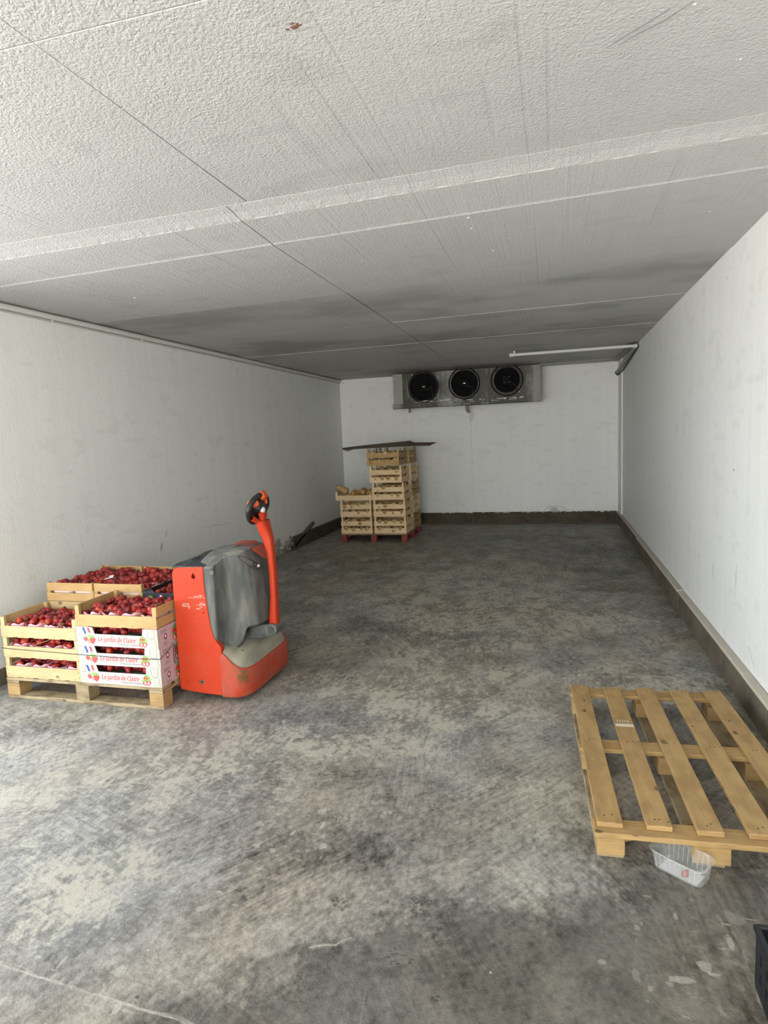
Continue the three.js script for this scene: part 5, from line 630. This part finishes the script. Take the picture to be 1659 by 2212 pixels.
    put('rim_ring', new THREE.TorusGeometry(0.262, 0.009, 8, 48), bladeM, f, 0, 0, 0.004);
    if (n < 2) { const m = put('hub_badge', new THREE.SphereGeometry(0.02, 12, 8), bright, f, 0.005, 0.0, 0.03); m.scale.set(1.5, 0.6, 0.4); } else for (let k = 0; k < 4; k++) put('hub_screw', new THREE.SphereGeometry(0.0085, 8, 6), bright, f, Math.cos(k * 1.571 + 0.785) * 0.062, Math.sin(k * 1.571 + 0.785) * 0.062, 0.032);
    part('lead_wire', tube([[0.03, -0.03, 0.03], [0.09, -0.06, 0.038], [0.14, [0.0, -0.08, -0.1][n], 0.034], [0.16, -0.14, 0.03], [0.15, -0.22, 0.02]], 0.004, 24, 5), std({ color: lin(0.05, 0.05, 0.05), roughness: 0.6 }), f);
    for (let k = 0; k < 4; k++) put('guard_clip', board(0.016, 0.016, 0.01, 0.003), k === 1 || k === 3 ? peel : plain, f, Math.cos(k * 1.571 + 0.75) * 0.285, Math.min(0.21, Math.sin(k * 1.571 + 0.75) * 0.285), 0.006);
  });
  // drip tray with its lip, flaking paint, feet
  const tray = new THREE.Shape(); tray.moveTo(0.05, 0.075); tray.lineTo(0.05, 0.0); tray.lineTo(0.04, -0.012); tray.lineTo(-0.46, 0.03); tray.lineTo(-0.46, 0.045); tray.lineTo(0.034, 0.012); tray.lineTo(0.036, 0.075); tray.closePath();
  const tg = new THREE.ExtrudeGeometry(tray, { depth: X1 - X0 + 0.02, bevelEnabled: false }); tg.rotateY(-Math.PI / 2); { const uv = tg.attributes.uv, p = tg.attributes.position; for (let i = 0; i < p.count; i++) uv.setXY(i, p.getX(i) * 0.4, p.getZ(i)); }
  const tr = put('drip_tray', tg, metal, o, X1 + 0.01, 2.115, ZF0); void tr;
  const R = rng(2345); for (let k = 0; k < 40; k++) { const t = R(), x = k < 26 ? lerp(-2.35, -1.5, t) : lerp(-1.4, -0.3, t); put('paint_flake', board(0.02 + 0.07 * R(), 0.008 + 0.026 * R() * R(), 0.005, 0.0015), peel, o, x, (k < 26 ? 2.196 + 0.024 * R() * (1 + t * 0.6) : 2.18 + 0.02 * R()), ZF0 + 0.005 + (k < 26 ? 0 : 0.045), (R() - 0.5) * 0.8, 0, (R() - 0.5) * 0.4); }
  for (let k = 0; k < 8; k++) put('paint_flake', board(0.05 + 0.09 * R(), 0.007, 0.005, 0.0015), peel, o, lerp(-1.9, -0.4, R()), 2.125 + 0.05 * R(), ZF0 + 0.053);
  put('drain_stub', new THREE.CylinderGeometry(0.02, 0.025, 0.08, 12), plain, o, -2.42, 2.075, ZF0 - 0.06); put('drain_stub', new THREE.CylinderGeometry(0.028, 0.028, 0.11, 12), plain, o, -1.42, 2.07, ZF0 - 0.1); put('drain_elbow', new THREE.SphereGeometry(0.032, 10, 8), plain, o, -1.4, 2.01, ZF0 - 0.1); put('hanger', board(0.008, 0.09, 0.006, 0.001), plain, o, -0.42, 2.67, ZF0 + 0.006);
}
// ---------------------------------------------------------------- pipes
{
  const pm = std({ color: lin(0.66, 0.65, 0.63), roughness: 0.5 }), gm = std({ color: lin(0.33, 0.325, 0.3), roughness: 0.6 }), dk = std({ color: lin(0.025, 0.025, 0.022), roughness: 0.7 });
  const p1 = thing('white_pipe', 'white pipe hung under the ceiling in front of the cooler, bent along the right wall', 'pipe'); part('pipe_run', pipe([[-0.55, 2.665, -8.93], [1.045, 2.668, -8.93]], 0.021), pm, p1); put('end_cap', new THREE.CylinderGeometry(0.026, 0.026, 0.05, 14), pm, p1, -0.53, 2.665, -8.93, 0, 0, Math.PI / 2); put('ceiling_clip', board(0.02, 0.05, 0.03, 0.003), pm, p1, -0.49, 2.695, -8.93); put('elbow', new THREE.SphereGeometry(0.03, 14, 10), pm, p1, 1.05, 2.666, -8.93); part('wall_run', pipe([[1.05, 2.66, -8.95], [1.05, 2.58, -10.6], [1.045, 2.53, -11.25]], 0.026), gm, p1); put('wall_flange', new THREE.CylinderGeometry(0.034, 0.034, 0.03, 14), dk, p1, 1.045, 2.525, -11.27, Math.PI / 2, 0, 0);
  const p2 = thing('grey_pipe', 'thin grey pipe under the ceiling between the cooler and the right wall', 'pipe'); part('pipe_run', pipe([[-0.16, 2.688, -10.75], [0.9, 2.69, -10.6], [1.0, 2.685, -10.3], [1.005, 2.68, -9.05]], 0.013), gm, p2); put('wall_flange', new THREE.CylinderGeometry(0.018, 0.018, 0.02, 12), gm, p2, -0.165, 2.688, -10.75, 0, 0, Math.PI / 2);
  const bc = thing('black_cable', 'black cable hanging along the right wall behind the white pipe', 'cable'); part('cable_run', tube([[1.084, 2.66, -8.95], [1.084, 2.6, -9.6], [1.08, 2.53, -10.5], [1.07, 2.49, -11.2], [1.05, 2.49, -11.33]], 0.011, 40, 7), dk, bc);
  const p3 = thing('white_pipe', 'long white painted pipe along the top of the left wall', 'pipe'); part('pipe_run', pipe([[XL + 0.024, 2.692, ZF - 0.1], [XL + 0.024, 2.692, ZB + 0.02]], 0.022, 12), pm, p3);
  const p4 = thing('white_cable', 'thin white cable clipped under the pipe on the left wall', 'cable'); part('cable_run', pipe([[XL + 0.009, 2.662, ZF - 0.1], [XL + 0.009, 2.662, ZB + 0.02]], 0.008, 8), std({ color: lin(0.52, 0.51, 0.48), roughness: 0.6 }), p4); for (let k = 0; k < 9; k++) put('cable_clip', board(0.014, 0.024, 0.02, 0.003), pm, p4, XL + 0.011, 2.662, -3.2 - k * 1.14 + 0.02, 0, 0, 0);
}
// ---------------------------------------------------------------- clear punnet with one berry, black crate at the frame's edge
{
  const clear = new THREE.MeshPhysicalMaterial({ color: lin(0.96, 0.97, 0.97), roughness: 0.1, transmission: 0.87, thickness: 0, ior: 1.45, side: THREE.DoubleSide });
  const rr = (t, w, d, n = 40) => [...Array(n)].map((_, k) => { const th = (k / n) * 2 * Math.PI, c = Math.cos(th), s = Math.sin(th), q = Math.pow(Math.abs(c) ** 6 + Math.abs(s) ** 6, -1 / 6); return [c * q * w, t, s * q * d]; });
  const rings = [rr(0.001, 0.03, 0.02), rr(0.001, 0.083, 0.043), rr(0.006, 0.087, 0.047), rr(0.045, 0.092, 0.053), rr(0.076, 0.096, 0.057), rr(0.078, 0.103, 0.064), rr(0.074, 0.104, 0.065)];
  const tilt = 0.0, o = thing('clear_punnet', 'empty clear plastic fruit punnet with one berry inside, on the floor before the empty pallet', 'punnet', [0.442, 0.001, -2.335], -0.62);
  part('clear_shell', gridSurface(rings.length - 1, 40, (u, v) => { const p = rings[Math.round(u * (rings.length - 1))][Math.round(v * 40) % 40]; return p; }, null, false), clear, o); o.rotation.z = tilt;
  part('base_sheet', gridSurface(6, 6, (u, v) => [(u - 0.5) * 0.14, 0.0025 + 0.0006 * Math.sin(u * 20) * Math.cos(v * 17), (v - 0.5) * 0.07], null, true), new THREE.MeshPhysicalMaterial({ color: lin(0.8, 0.82, 0.82), roughness: 0.35, transmission: 0.45, thickness: 0, side: THREE.DoubleSide }), o);
  const ribs = []; for (let k = 0; k < 9; k++) for (const s of [1, -1]) { const g = tube([[-0.07 + k * 0.0175, 0.01, s * 0.0475], [-0.072 + k * 0.018, 0.07, s * 0.056]], 0.0014, 4, 5); ribs.push(g); } part('ribs', mergeGeometries(ribs), clear, o);
  const b = new THREE.Mesh(berryGeo[1], RED[0]); shade(b); b.name = numbered('strawberry'); tag(b, 'single small strawberry left in the clear punnet on the floor', 'strawberry'); b.position.set(0.452, 0.016, -2.313); b.rotation.set(1.9, 0.4, 0.9); b.scale.setScalar(0.72); part('calyx', calyxGeo, leaf, b); scene.add(b);
  const bk = std({ color: lin(0.005, 0.0055, 0.008), roughness: 0.5 }), cX = 0.556, w = 0.4, d = 0.6, h = 0.19, zc = -1.87 + d / 2, c = thing('plastic_crate', 'black plastic crate standing on the floor, cut off by the right edge', 'crate', [cX + w / 2, 0, zc]);
  const wall = (len, slots) => { const s = new THREE.Shape(); s.moveTo(-len / 2 + 0.02, 0); s.lineTo(len / 2 - 0.02, 0); s.quadraticCurveTo(len / 2, 0, len / 2, 0.02); s.lineTo(len / 2, h); s.lineTo(-len / 2, h); s.lineTo(-len / 2, 0.02); s.quadraticCurveTo(-len / 2, 0, -len / 2 + 0.02, 0); for (let k = 0; k < slots; k++) for (const y of [0.045, 0.1]) { const x = -len / 2 + 0.045 + k * (len - 0.09) / (slots - 1) , p = new THREE.Path(); p.moveTo(x - 0.01, y); p.lineTo(x + 0.01, y); p.lineTo(x + 0.01, y + 0.035); p.lineTo(x - 0.01, y + 0.035); p.closePath(); s.holes.push(p); } return new THREE.ExtrudeGeometry(s, { depth: 0.006, bevelEnabled: true, bevelSize: 0.001, bevelThickness: 0.001, bevelSegments: 1 }); };
  const gl = wall(d, 11), gs = wall(w, 7); put('side_wall', gl, bk, c, -w / 2, 0, 0, 0, Math.PI / 2, 0); put('side_wall', gl, bk, c, w / 2 - 0.006, 0, 0, 0, Math.PI / 2, 0); put('side_wall', gs, bk, c, 0, 0, d / 2 - 0.007); put('side_wall', gs, bk, c, 0, 0, -d / 2);
  put('floor_panel', board(d - 0.02, 0.006, w - 0.02, 0.001), bk, c, 0, 0.008, 0, ...VY); for (const s of [1, -1]) { put('top_rim', board(d + 0.012, 0.014, 0.018, 0.003), bk, c, s * w / 2, h - 0.004, 0, ...VY); put('top_rim', board(w, 0.014, 0.018, 0.003), bk, c, 0, h - 0.004, s * (d / 2)); }
}
renderer.render(scene, camera);
